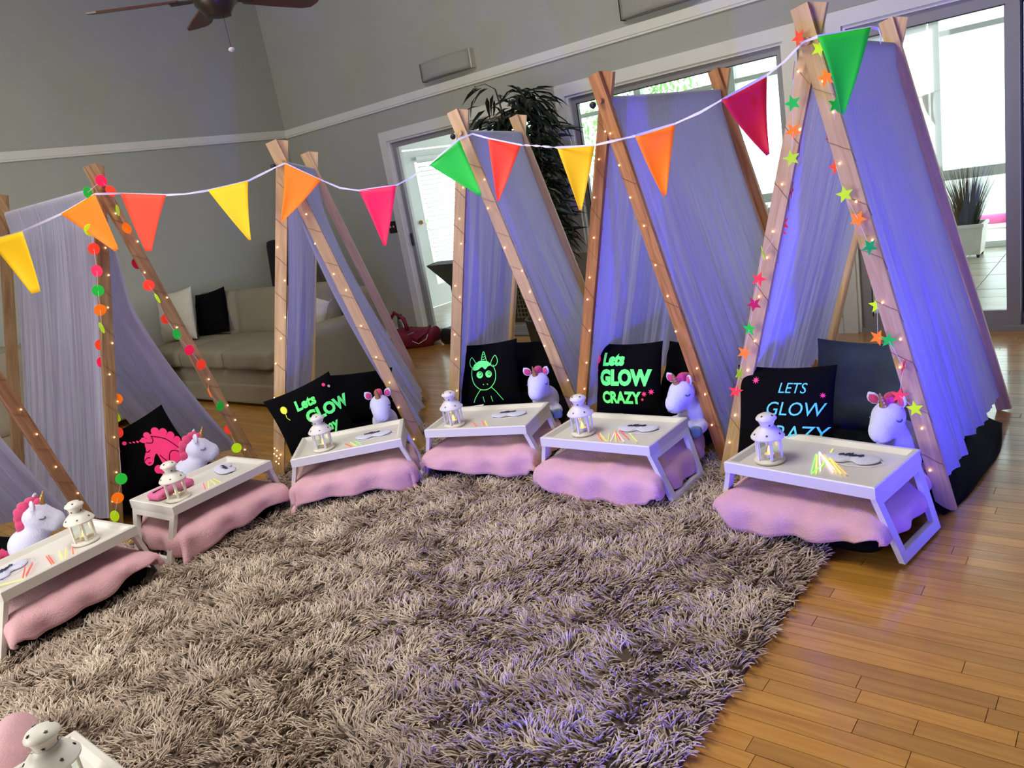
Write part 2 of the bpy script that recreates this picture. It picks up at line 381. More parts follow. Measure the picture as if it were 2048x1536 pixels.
# solid return wall beside the post with a flush door
struct(MB().bb((-2.6, SY1 - .12, 0), (-1.79, SY1 - .055, 2.45)).build('wall_sunroom_return', M['wpost']))
d5 = struct(bpy.data.objects.new('door_5', None)); COL.objects.link(d5)
MB().bb((-2.52, SY1 - .15, 0), (-1.92, SY1 - .121, 1.98)).build('slab', mat('grey_door_paint', S(176, 180, 176), .5, var=(3, .05)), d5)
MB().bb((-2.6, SY1 - .155, 1.98), (-1.84, SY1 - .121, 2.06)).build('head_casing', M['wpost'], d5)
MB().bb((-1.92, SY1 - .155, 0), (-1.84, SY1 - .121, 1.98)).build('side_casing', M['wpost'], d5)
MB().rbox((-1.98, SY1 - .18, 1.0), (.05, .05, .05), .02, 3).build('knob', M['bronze'], d5, smooth=True)
# left end wall with a french door and its blind
struct(MB().bb((SX0 - .1, SY0, 0), (SX0, 6.85, 2.45)).bb((SX0 - .1, 8.5, 0), (SX0, SY1 + .1, 2.45)).bb((SX0 - .1, 6.85, 2.05), (SX0, 8.5, 2.45)).build('wall_sunroom_left', M['wpost']))
d6 = struct(bpy.data.objects.new('door_6', None)); COL.objects.link(d6)
def yframe(parent, y0, y1, x, fw=.11, nm='leaf_frame'):
    f = MB().bb((x - .02, y0, 0), (x + .02, y0 + fw, 2.03)).bb((x - .02, y1 - fw, 0), (x + .02, y1, 2.03)).bb((x - .02, y0 + fw, 0), (x + .02, y1 - fw, .28)).bb((x - .02, y0 + fw, 1.88), (x + .02, y1 - fw, 2.03))
    o = f.build(nm, M['wpost'], parent); MB().bb((x - .004, y0 + fw, .28), (x + .004, y1 - fw, 1.88)).build('pane', M['glass'], o); return o
l1 = yframe(d6, 6.85, 7.18, SX0 - .04, .07); l2 = yframe(d6, 7.2, 8.45, SX0 - .04, .2)
blind = thing('venetian_blind', 'white slatted blind hanging on the french door of the sunroom', 'blind', (SX0 + .03, 7.8, 1.9))
sl = MB().bb((-.012, -.40, -.0015), (.012, .40, .0015)).mesh('slat', M['wpost'])
for i in range(26): place(sl, 'slat', blind, (0, 0, -.03 - i * .058), (0, math.radians(32), 0))
MB().bb((-.02, -.42, 0), (.02, .42, .04)).build('head_rail', M['wpost'], blind)
MB().lathe([(.022, 0), (.028, .015), (.02, .04), (.006, .05)], 14, R=rot_y(PI / 2)).build('door_knob', M['gold'], d6, loc=(SX0 - .02, 7.3, 1.12), smooth=True)
# garden
struct(MB().bb((-30, SY1 + .1, -.2), (25, 45, -.06)).bb((-30, -3, -.2), (SX0 - .1, SY1 + .1, -.06)).build('ground', M['ground']))
def shrub(label, loc, rad, hgt, n, seed, mm='leaf_green'):
    rg = np.random.default_rng(seed); t = thing('garden_shrub', label, 'shrub', loc, group=None)
    mb = MB(); k = 0
    for i in range(n):
        d = rg.normal(size=3); d /= np.linalg.norm(d); rr = rg.random() ** .4
        c = np.array([d[0] * rad * rr, d[1] * rad * rr, hgt * .55 + d[2] * hgt * .45 * rr]); s_ = rg.uniform(.05, .1)
        A = rot_z(rg.random() * 6.3) @ rot_x(rg.random() * 6.3)
        mb.add(np.array([[-s_ * .4, 0, 0], [0, 0, -s_], [s_ * .4, 0, 0], [0, .02, s_]]) @ A.T + c, [(0, 1, 2, 3)])
    stuff(mb.build('foliage', M[mm], t, fix=False))
    MB().tube([(0, 0, 0), (.03, .02, hgt * .3), (0, 0, hgt * .7)], [.05, .04, .02], 7).build('stem', M['bark'], t)
    return t
shrub('green leafy shrub outside the french door with the blind', (-9.2, 7.9, -.06), .9, 2.0, 1500, 3)
shrub('tall pale green tree outside the wide window behind the dark-poled tent', (-8.6, 15.5, -.06), 1.6, 3.6, 2600, 5)
fo = thing('pool_float', 'hot pink inflatable pool float lying on the patio outside the sunroom', 'pool float', (-1.2, 10.7, 0))
fo.location.z = -.0
MB().tube([(-.75, .1, .045), (-.3, 0, .05), (.2, .05, .06), (.8, -.05, .1)], [.05, .06, .055, .05], 10).build('rim_tube', M['hot_pink'], fo, smooth=True)
for xx in (-.6, -.1, .5): MB().rbox((xx, -.02, .0), (.16, .14, .1), .04, 4).build('foot_pad', M['hot_pink'], fo, smooth=True)

# ------------------------------------------------------------------ shag rug
RX0, RX1, RY0, RY1 = -4.0, -.87, -.25, 3.25
TENTS = [  # x, y, heading, half width, height, depth, apex shift
    (-4.05, .95, 106, .44, 1.74, 1.12, 0), (-4.2, 1.9, 94, .45, 1.765, 1.15, 0), (-3.645, 2.616, 44.2, .435, 1.742, 1.17, .012),
    (-2.905, 3.28, 22, .415, 1.735, 1.15, -.003), (-1.973, 3.198, -3.5, .445, 1.72, 1.15, .022), (-.993, 2.979, -1.5, .417, 1.735, 1.15, .032)]
HWL = [.44, .45, .435, .415, .46, .475]     # left foot half widths
TRAYS = [(-3.566, .967, 97.2), (-3.648, 1.723, 94.6), (-3.286, 2.383, 44.4), (-2.70, 2.843, 17.5), (-1.908, 2.817, 1.0), (-.945, 2.70, -9.0), (-1.835, .31, 180)]
MATS = []   # mattress footprints: tray-aligned, from tray front to the back of the tent
for i, (tx, ty, ta) in enumerate(TRAYS): MATS.append((tx, ty, math.radians(ta)))
rug = thing('shag_rug', 'big shaggy brown-taupe rug of thick yarn on the oak floor', 'rug', ((RX0 + RX1) / 2, (RY0 + RY1) / 2, 0))
rcx, rcy = (RX0 + RX1) / 2, (RY0 + RY1) / 2
MB().rbox((0, 0, .006), (RX1 - RX0, RY1 - RY0, .012), .005, 3).build('backing', mat('rug_backing', S(96, 80, 70), .95, var=(8, .3)), rug)
n_s = 105000
px = RNG.uniform(RX0, RX1, n_s); py = RNG.uniform(RY0, RY1, n_s)
keep = np.ones(n_s, bool)
for (tx, ty, ta) in MATS:
    dx, dy = px - tx, py - ty; lx = math.cos(ta) * dx + math.sin(ta) * dy; ly = -math.sin(ta) * dx + math.cos(ta) * dy
    keep &= ~((np.abs(lx) < .27) & (ly > -.17) & (ly < 1.3))
keep &= ~((py < .25) & (RNG.random(n_s) < .5))
px, py = px[keep], py[keep]; n_s = len(px)
cs = .042; gx, gy = np.floor(px / cs), np.floor(py / cs)
hsh = lambda a, b, s: np.modf(np.abs(np.sin(a * 12.9898 + b * 78.233 + s * 3.7) * 43758.5453))[0]
flow = 1.6 * np.sin(px * 2.1 + 1.7 * np.sin(py * 1.6)) + 1.3 * np.sin(py * 2.7 + 1.1 * np.sin(px * 3.3 + 1)) + 1.5 * np.sin(px * 9.3 + py * 7.1) + 1.3 * np.sin(px * 17 - py * 14)
ang = flow + 2.6 * (hsh(gx, gy, 1) - .5) + RNG.normal(0, .42, n_s)
edge = np.exp(-(RX1 - px) / .06); ang = np.where(RNG.random(n_s) < edge * 1.1, RNG.normal(-.25, .5, n_s), ang)
lean = np.clip(1.0 + .6 * (hsh(gx, gy, 2) - .5) + RNG.normal(0, .16, n_s), .35, 1.4)
ln = RNG.uniform(.034, .054, n_s); rad = RNG.uniform(.0024, .0034, n_s)
dirx, diry = np.cos(ang), np.sin(ang); curl = RNG.normal(0, .6, n_s)
ts = [0, .4, .75, 1.0]; rs = [1.0, 1.05, .85, .35]
V = np.zeros((n_s, 12, 3)); 
cx_, cy_, cz_ = px - rcx, py - rcy, np.full(n_s, .010)
prev = 0
for k in range(4):
    if k:
        dl = (ts[k] - ts[k - 1]) * ln; el = lean * (.45 + .75 * ts[k]); a2 = ang + curl * ts[k]
        cx_ = cx_ + dl * np.sin(el) * np.cos(a2); cy_ = cy_ + dl * np.sin(el) * np.sin(a2); cz_ = np.maximum(cz_ + dl * np.cos(el), .014)
    for j in range(3):
        th = 2 * PI * j / 3 + .5
        ox, oz = math.cos(th), math.sin(th)
        V[:, k * 3 + j, 0] = cx_ - diry * ox * rad * rs[k]; V[:, k * 3 + j, 1] = cy_ + dirx * ox * rad * rs[k]; V[:, k * 3 + j, 2] = cz_ + oz * rad * rs[k]
fs = []
for k in range(3):
    for j in range(3): fs.append((k * 3 + j, k * 3 + (j + 1) % 3, (k + 1) * 3 + (j + 1) % 3, (k + 1) * 3 + j))
base = np.array(fs); F = (base[None] + (np.arange(n_s) * 12)[:, None, None]).reshape(-1, 4)
me = bpy.data.meshes.new('pile'); me.vertices.add(n_s * 12); me.vertices.foreach_set('co', V.reshape(-1))
me.loops.add(F.size); me.loops.foreach_set('vertex_index', F.reshape(-1).astype(np.int32)); me.polygons.add(len(F)); me.polygons.foreach_set('loop_start', np.arange(0, F.size, 4, dtype=np.int32))
me.polygons.foreach_set('use_smooth', np.ones(len(F), bool)); me.update(calc_edges=True)
at_ = me.attributes.new('rnd', 'FLOAT', 'POINT'); at_.data.foreach_set('value', np.repeat(RNG.random(n_s), 12).astype(np.float32))
mr_ = bpy.data.materials.new('shag_yarn'); mr_.use_nodes = True; t = mr_.node_tree; N = t.nodes; L = t.links; b = N['Principled BSDF']; b.inputs['Roughness'].default_value = .85; b.inputs['Sheen Weight'].default_value = .2
a_ = N.new('ShaderNodeAttribute'); a_.attribute_name = 'rnd'
tc = N.new('ShaderNodeTexCoord'); n1 = N.new('ShaderNodeTexNoise'); n1.inputs['Scale'].default_value = 4.5; n1.inputs['Detail'].default_value = 3; L.new(tc.outputs['Object'], n1.inputs['Vector'])
ad = N.new('ShaderNodeMath'); ad.operation = 'MULTIPLY_ADD'; ad.inputs[1].default_value = .42; L.new(a_.outputs['Fac'], ad.inputs[0]); L.new(n1.outputs['Fac'], ad.inputs[2])
cr = N.new('ShaderNodeValToRGB'); cr.color_ramp.elements[0].position = .40; cr.color_ramp.elements[0].color = S(178, 152, 136); cr.color_ramp.elements[1].position = .95; cr.color_ramp.elements[1].color = S(240, 222, 200)
L.new(ad.outputs[0], cr.inputs['Fac']); L.new(cr.outputs['Color'], b.inputs['Base Color'])
me.materials.append(mr_); pile = stuff(place(me, 'pile', rug))
#PART2
# ------------------------------------------------------------------ tents
def cloth_mat():
    m = mat('crinkled_cloth_uv_tint', (.80, .79, .98, 1), .85, sheen=.2)  # blue-tinted white: ultraviolet glow put into the cloth colour, here and below
    t = m.node_tree; N = t.nodes; L = t.links; b = N['Principled BSDF']; out = N['Material Output']
    tc = N.new('ShaderNodeTexCoord'); mp = N.new('ShaderNodeMapping'); mp.inputs['Scale'].default_value = (2.2, 55, 1.1); L.new(tc.outputs['Object'], mp.inputs['Vector'])
    n = N.new('ShaderNodeTexNoise'); n.inputs['Scale'].default_value = 1.0; n.inputs['Detail'].default_value = 5; n.inputs['Roughness'].default_value = .65; L.new(mp.outputs['Vector'], n.inputs['Vector'])
    bp = N.new('ShaderNodeBump'); bp.inputs['Strength'].default_value = .95; bp.inputs['Distance'].default_value = .026; L.new(n.outputs['Fac'], bp.inputs['Height']); L.new(bp.outputs['Normal'], b.inputs['Normal'])
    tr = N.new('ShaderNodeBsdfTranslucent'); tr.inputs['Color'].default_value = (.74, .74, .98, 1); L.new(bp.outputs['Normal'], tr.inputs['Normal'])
    ms = N.new('ShaderNodeMixShader'); mr = N.new('ShaderNodeMapRange'); mr.inputs['From Min'].default_value = .3; mr.inputs['From Max'].default_value = .7; mr.inputs['To Min'].default_value = .28; mr.inputs['To Max'].default_value = .55
    L.new(n.outputs['Fac'], mr.inputs['Value']); L.new(mr.outputs['Result'], ms.inputs['Fac'])
    L.new(b.outputs['BSDF'], ms.inputs[1]); L.new(tr.outputs['BSDF'], ms.inputs[2]); L.new(ms.outputs['Shader'], out.inputs['Surface'])
    return m
M['cloth'] = cloth_mat()
PINE = [wood_mat('red_brown_pole', S(170, 124, 90), S(124, 84, 56), .6, along='z'), wood_mat('brown_pole', S(190, 152, 108), S(144, 106, 70), .6, along='z'),
        wood_mat('pale_pine_pole', S(224, 188, 132), S(198, 156, 102), .6, along='z'), wood_mat('orange_brown_pole', S(196, 134, 74), S(140, 86, 40), .5, along='z')]
POLE_M = [0, 1, 2, 2, 3, 2]
TL = ['white A-frame tent with reddish-brown pole, beyond the tray nearest the sofa end of the rug',
      'white A-frame tent with brown poles hung with a neon dot garland',
      'white A-frame tent with pale pine poles standing in front of the grey sofa',
      'white A-frame tent with pale pine poles before the tall dark potted tree',
      'white A-frame tent with orange-brown stained poles in front of the wide window',
      'blue-lit white A-frame tent with pale poles hung with a neon star garland']
TL[0] = 'white A-frame tent with reddish-brown leaning pole, next to the dot garland tent'
SAG = [(.10, .10), (.02, .14), (.03, .07), (.015, .02), (.02, .02), (.02, .015)]
HEM = [(.12, .14), (.10, .14), (.12, .10), (.16, .12), (.2, .10), (.3, .085)]
AMP = [.022, .022, .019, .015, .017, .013]
tents = []
for i, (x, y, a, hw, h, D, ax) in enumerate(TENTS):
    t = thing('frame_tent', TL[i], 'tent', (x, y, 0), math.radians(a), 'A-frame sleepover tents in a half circle'); tents.append(t)
    pm = PINE[POLE_M[i]]; e = .115
    rg = np.random.default_rng(40 + i)
    for yy, apx in ((0, ax), (D, 0)):
        for sd, dy in ((1, -.0125), (-1, .0125)):
            foot = np.array([sd * (hw if sd > 0 else HWL[i]), yy + dy, 0.0]); top = np.array([apx, yy + dy, h]); d = (top - foot) / np.linalg.norm(top - foot)
            L = np.linalg.norm(top - foot) + e; ang = math.atan2(d[0], d[2])
            mb = MB(); hwd = .031
            zc = hwd * abs(math.tan(ang))
            mb.box((0, 0, L / 2), (hwd * 2, .0215, L))
            o = mb.build('pole', pm, t, loc=tuple(foot), rot=(0, ang, 0)); o.location.z = hwd * abs(math.sin(ang))
    mb = MB().tube([(ax, -.045, h), (ax * .5, D / 2, h - .004), (0, D + .045, h)], .0135, 12); mb.build('ridge_dowel', pm, t, smooth=True)
    if i in (2, 3, 4):
        for yy, s_ in ((-.03, -1), (D + .03, 1)): MB().lathe([(.013, 0), (.016, .006), (.012, .018), (.005, .022)], 12, R=rot_x(PI / 2 * (1 if s_ < 0 else -1))).build('bolt_cap', M['black'], t, loc=(ax - .042 if s_ < 0 else -.04, yy + .012 * -s_ * 0, h - .01), smooth=True)
    sl_, sr_ = SAG[i]; hl, hr = HEM[i]; am = AMP[i]; ph = rg.random(8) * 6.28; y0, y1 = .036, D - .036
    fr = np.array([4.5, 8.7, 15.3, 27.0, 47.0]) * (1 + rg.normal(0, .08, 5)); wt = np.array([1.0, .7, .42, .24, .15])
    NV, NU = 64, 168
    def cl(u, v):
        sd = -1 if v < .5 else 1; tt = (abs(v - .5) * 2) ** 1.6; zh = hl if sd < 0 else hr; sag = sl_ if sd < 0 else sr_
        zh = zh + .010 * math.sin(u * 7 + ph[5]) + .003 * math.sin(u * 23 + ph[6]); rd = .0168
        zt = h + rd; z = zt + (zh - zt) * tt; hs_ = hw if sd > 0 else HWL[i]
        lx = hs_ * (1 - z / h) if z < h else 0.0
        lx = max(lx - sag * math.sin(PI * tt ** .8), rd if z < h else math.sqrt(max(0, rd * rd - (z - h) ** 2)))
        gather = 1.0 - .05 * math.sin(PI * tt) if i in (1, 0) else 1.0
        yy = .5 * (y0 + y1) + (u - .5) * (y1 - y0) * gather
        xx = ax * (1 - u) * (1 - tt) + sd * lx
        env = min(1, tt * 1.3) * min(1, .35 + 4 * min(u, 1 - u))
        f = sum(wt[k] * math.sin(fr[k] * u * 6.28 * .62 + ph[k] + 1.4 * math.sin(tt * 2.3 + k) * (.4 + .3 * k)) for k in range(5)) * am * env
        return (xx + sd * f * .97, yy, z - .004 * abs(f) * 20 * .2)
    mb = MB().grid(cl, NU, NV); mb.build('canopy', M['cloth'], t, smooth='all', fix=False)

# fairy lights wound on the front poles of each tent
bulb_me = MB().lathe([(.001, -.0038), (.003, -.0022), (.0037, 0), (.003, .0022), (.001, .0038)], 8).mesh('bulb', M['bulb'], 'all')
FL_L = ['tiny warm fairy lights on thin wire wound round the reddish-brown tent pole', 'tiny warm fairy lights wound round the brown poles of the dot garland tent',
        'tiny warm fairy lights wound round the pale poles of the tent before the sofa', 'tiny warm fairy lights wound round the pale poles of the tent before the potted tree',
        'tiny warm fairy lights wound round the orange-brown stained tent poles', 'tiny warm fairy lights wound round the poles of the star garland tent']
for i, (x, y, a, hw, h, D, ax) in enumerate(TENTS):
    t = thing('fairy_lights', FL_L[i], 'fairy lights', (x, y, 0), math.radians(a), 'fairy lights on the tent poles')
    rg = np.random.default_rng(90 + i)
    for sd in (1, -1):
        ft = np.array([sd * (hw if sd > 0 else HWL[i]), 0, 0.0]); tp = np.array([ax, 0, h]); yc = -.0125 if sd > 0 else .0125; dn = (tp - ft) / np.linalg.norm(tp - ft); sdv = np.array([dn[2], 0, -dn[0]])
        path = []; nturn = 9; kk = 150
        for k in range(kk):
            q = .10 + .88 * k / (kk - 1); th = 2 * PI * nturn * q + sd
            cx, cy = math.cos(th), math.sin(th); m_ = max(abs(cx), abs(cy)); cx, cy = cx / m_, cy / m_
            path.append(ft + (tp - ft) * q + sdv * cx * .0335 + np.array([0, yc - cy * .0135, 0]))
        MB().tube(path, .0008, 4).build('wire', M['wire'], t, fix=False)
        for q in np.arange(.10, .98, .093) + rg.normal(0, .018, 10):
            p = ft + (tp - ft) * q + sdv * rg.uniform(-.03, .03) + np.array([0, yc - .0165, 0]); place(bulb_me, 'bulb', t, tuple(p))
    if i == 2:
        for k in range(7): place(bulb_me, 'bulb', t, (-hw + .03 + .012 * math.sin(k * 2.1), -.03, .20 - .016 * k))

# ------------------------------------------------------------------ garlands
def disc_mesh(c): return MB().lathe([(.0285, -.0008), (.0295, 0), (.0285, .0008)], 24, R=rot_x(PI / 2)).mesh('paper_dot', M['neon' + c])
def star_pts(R_, r_, n=5, a0=PI / 2): return [((R_ if k % 2 == 0 else r_) * math.cos(a0 + k * PI / n), (R_ if k % 2 == 0 else r_) * math.sin(a0 + k * PI / n)) for k in range(2 * n)]
def star_mesh(c): return MB().prism(star_pts(.0315, .0135), -.0008, .0008).mesh('paper_star', M['neon' + c])
DOT = {c: disc_mesh(c) for c in 'LRMGOC'}; STAR = {c: star_mesh(c) for c in 'LRMGOC'}
G1 = [(-.14, 1.57, 'L'), (-.153, 1.477, 'R'), (-.174, 1.369, 'M'), (-.192, 1.272, 'G'), (-.214, 1.176, 'O'), (-.236, 1.088, 'L'), (-.267, .996, 'R'), (-.284, .908, 'M'), (-.269, .701, 'O'), (-.297, .612, 'L'), (-.317, .529, 'R'), (-.373, .316, 'G'), (-.415, .225, 'O'), (-.46, .144, 'L')]
G2 = [(-.096, 1.751, 'G'), (-.014, 1.80, 'M'), (.017, 1.744, 'R'), (.029, 1.646, 'L'), (.046, 1.551, 'O'), (.072, 1.455, 'G'), (.049, 1.363, 'C'), (.074, 1.243, 'R'), (.097, 1.167, 'L'), (.124, 1.041, 'R'), (.151, .952, 'G'), (.194, .851, 'M'), (.247, .751, 'R'), (.27, .676, 'L'), (.241, .583, 'O'), (.291, .487, 'G'), (.342, .395, 'R'), (.317, .313, 'R'), (.321, .214, 'L')]
Q1 = [(.009, 1.751, 'R'), (-.013, 1.648, 'C'), (-.023, 1.54, 'G'), (-.033, 1.445, 'O'), (-.044, 1.352, 'L'), (-.059, 1.232, 'C'), (-.079, 1.2, 'G'), (-.107, 1.112, 'R'), (-.119, 1.085, 'R'), (-.184, 1.013, 'L'), (-.209, .915, 'R'), (-.235, .817, 'C'), (-.27, .713, 'G'), (-.299, .616, 'O'), (-.325, .528, 'L'), (-.356, .446, 'R'), (-.364, .405, 'C')]
Q2 = [(.077, 1.7, 'L'), (.096, 1.601, 'O'), (.123, 1.506, 'G'), (.106, 1.395, 'C'), (.108, 1.297, 'R'), (.135, 1.202, 'L'), (.171, 1.11, 'O'), (.207, 1.01, 'G'), (.207, .911, 'C'), (.223, .779, 'L'), (.218, .679, 'O'), (.256, .67, 'G'), (.297, .569, 'C'), (.281, .46, 'R'), (.333, .415, 'L')]
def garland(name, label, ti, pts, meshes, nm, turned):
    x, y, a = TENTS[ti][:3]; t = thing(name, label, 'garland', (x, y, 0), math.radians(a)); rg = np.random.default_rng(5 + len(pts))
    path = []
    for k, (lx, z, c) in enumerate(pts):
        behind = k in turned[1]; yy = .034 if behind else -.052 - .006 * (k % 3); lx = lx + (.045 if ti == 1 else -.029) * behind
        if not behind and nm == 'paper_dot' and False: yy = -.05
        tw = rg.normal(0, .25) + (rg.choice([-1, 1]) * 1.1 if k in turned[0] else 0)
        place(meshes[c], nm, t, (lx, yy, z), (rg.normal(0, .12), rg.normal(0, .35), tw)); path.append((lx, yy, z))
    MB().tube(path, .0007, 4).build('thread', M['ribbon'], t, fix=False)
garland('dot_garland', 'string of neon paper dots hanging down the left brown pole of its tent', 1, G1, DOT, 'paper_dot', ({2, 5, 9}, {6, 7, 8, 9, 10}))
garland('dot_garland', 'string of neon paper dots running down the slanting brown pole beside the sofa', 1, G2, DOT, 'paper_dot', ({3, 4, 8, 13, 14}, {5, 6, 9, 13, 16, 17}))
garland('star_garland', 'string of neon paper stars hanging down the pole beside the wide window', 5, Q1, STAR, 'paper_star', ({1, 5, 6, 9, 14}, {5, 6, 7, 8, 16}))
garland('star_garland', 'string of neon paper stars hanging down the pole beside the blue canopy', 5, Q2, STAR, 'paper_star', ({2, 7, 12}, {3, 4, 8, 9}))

# bunting
FLAGS = [('Y', (-4.361, 1.382, 1.598), (-4.238, 1.495, 1.615), (-4.178, 1.446, 1.322)), ('O', (-4.239, 1.692, 1.671), (-4.111, 1.827, 1.738), (-4.019, 1.809, 1.452)),
    ('R', (-4.116, 1.956, 1.725), (-3.936, 2.097, 1.678), (-3.996, 1.955, 1.419)), ('Y', (-3.837, 2.276, 1.667), (-3.678, 2.42, 1.679), (-3.66, 2.333, 1.383)),
    ('O', (-3.56, 2.584, 1.736), (-3.409, 2.676, 1.62), (-3.562, 2.482, 1.447)), ('M', (-3.269, 2.796, 1.534), (-3.119, 2.925, 1.526), (-3.155, 2.793, 1.233)),
    ('G', (-2.952, 3.027, 1.598), (-2.835, 3.165, 1.701), (-2.738, 3.147, 1.4)), ('R', (-2.687, 3.218, 1.677), (-2.553, 3.313, 1.614), (-2.636, 3.153, 1.358)),
    ('Y', (-2.139, 3.039, 1.556), (-2.005, 3.149, 1.538), (-2.047, 3.019, 1.265)), ('O', (-1.734, 3.044, 1.539), (-1.603, 3.166, 1.56), (-1.628, 3.046, 1.276)),
    ('C', (-1.301, 2.965, 1.604), (-1.17, 3.1, 1.665), (-1.158, 3.011, 1.375)), ('G', (-.912, 2.898, 1.736), (-.774, 3.019, 1.736), (-.838, 2.872, 1.472))]
RIB = [(-4.361, 1.382, 1.598), (-4.249, 1.499, 1.615), (-4.239, 1.692, 1.671), (-4.132, 1.837, 1.739), (-4.116, 1.956, 1.725), (-3.936, 2.097, 1.678), (-3.88, 2.17, 1.667), (-3.837, 2.276, 1.667), (-3.678, 2.42, 1.679), (-3.584, 2.53, 1.721), (-3.56, 2.584, 1.736), (-3.409, 2.676, 1.62), (-3.347, 2.738, 1.564), (-3.269, 2.796, 1.534), (-3.119, 2.925, 1.526), (-3.045, 2.972, 1.552), (-2.952, 3.027, 1.598), (-2.821, 3.149, 1.699), (-2.761, 3.192, 1.712), (-2.687, 3.218, 1.677), (-2.521, 3.272, 1.612), (-2.292, 3.119, 1.581), (-2.139, 3.039, 1.556), (-1.977, 3.105, 1.536), (-1.842, 3.058, 1.537), (-1.734, 3.044, 1.539), (-1.593, 3.147, 1.56), (-1.432, 3.048, 1.579), (-1.301, 2.965, 1.604), (-1.162, 3.079, 1.664), (-1.062, 2.998, 1.692), (-.972, 2.926, 1.732), (-.912, 2.898, 1.736), (-.774, 3.019, 1.736), (-.757, 3.044, 1.727), (-.75, 3.042, 1.702), (-.751, 3.032, 1.677)]
bun = thing('bunting', 'neon triangle flag bunting on white ribbon strung from tent top to tent top', 'bunting', (-2.9, 3.2, 1.72))
o0 = np.array([-2.9, 3.2, 1.72])
FN = {'Y': 'yellow paper pennant', 'O': 'orange paper pennant', 'R': 'red-orange paper pennant', 'M': 'magenta paper pennant', 'G': 'green paper pennant', 'C': 'crimson paper pennant'}
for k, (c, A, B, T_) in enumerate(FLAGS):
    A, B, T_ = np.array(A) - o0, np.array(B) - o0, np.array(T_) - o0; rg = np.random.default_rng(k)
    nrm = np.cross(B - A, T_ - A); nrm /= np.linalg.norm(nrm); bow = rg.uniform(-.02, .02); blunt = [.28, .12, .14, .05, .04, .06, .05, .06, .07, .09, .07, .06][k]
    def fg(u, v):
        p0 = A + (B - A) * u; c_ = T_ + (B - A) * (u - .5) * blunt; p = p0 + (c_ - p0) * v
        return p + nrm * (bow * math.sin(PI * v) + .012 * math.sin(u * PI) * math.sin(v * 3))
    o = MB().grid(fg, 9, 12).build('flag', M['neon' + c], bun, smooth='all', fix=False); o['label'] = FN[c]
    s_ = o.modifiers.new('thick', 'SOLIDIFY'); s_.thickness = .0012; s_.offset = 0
P = np.array(RIB) - o0; dense = []
for k in range(len(P) - 1):
    for q in np.linspace(0, 1, 7)[:-1]: dense.append(P[k] + (P[k + 1] - P[k]) * q)
mb = MB(); V = []; ph_ = 0
for k, p in enumerate(dense):
    ph_ = .9 * math.sin(k * .31) + (k * .9 if 22 * 6 > k > 20 * 6 else 0); wv = .0055
    d_ = np.array([.3 * math.sin(ph_), -.3 * math.sin(ph_), math.cos(ph_)]); V += [p + d_ * wv, p - d_ * wv]
mb.add(V, [(2 * k, 2 * k + 1, 2 * k + 3, 2 * k + 2) for k in range(len(dense) - 1)])
rb = mb.build('ribbon', M['ribbon'], bun, fix=False); s_ = rb.modifiers.new('thick', 'SOLIDIFY'); s_.thickness = .0015

# ------------------------------------------------------------------ bedding
def tray_frame(i): x, y, a = TRAYS[i]; return x, y, math.radians(a)
def shear(i):
    if i > 5: return lambda l: 0.0
    x, y, a = tray_frame(i); tx, ty, ta = TENTS[i][0], TENTS[i][1], math.radians(TENTS[i][2])
    d = np.array([tx - x, ty - y]); lx0 = math.cos(a) * d[0] + math.sin(a) * d[1]; ly0 = -math.sin(a) * d[0] + math.cos(a) * d[1]
    def f(l):
        tgt = lx0 - math.tan(ta - a) * (l - ly0); s_ = min(1, max(0, (l - .05) / .45)); s_ = s_ * s_ * (3 - 2 * s_); return tgt * s_
    return f
HWM, THM = .285, .135
WHERE = ['of the reddish-pole tent', 'of the dot garland tent', 'of the tent before the sofa', 'of the tent before the potted tree', 'of the orange-brown pole tent', 'of the star garland tent', 'under the tray that has no tent in view']
LEN = [1.2, 1.25, 1.25, 1.2, 1.2, 1.1, .75]
def loft(mb, rings):
    k = len(rings[0]); V = [p for r in rings for p in r]; F = []
    for i in range(len(rings) - 1):
        for j in range(k): F.append((i * k + j, i * k + (j + 1) % k, (i + 1) * k + (j + 1) % k, (i + 1) * k + j))
    F += [tuple(range(k))[::-1], tuple((len(rings) - 1) * k + j for j in range(k))]; return mb.add(V, F)
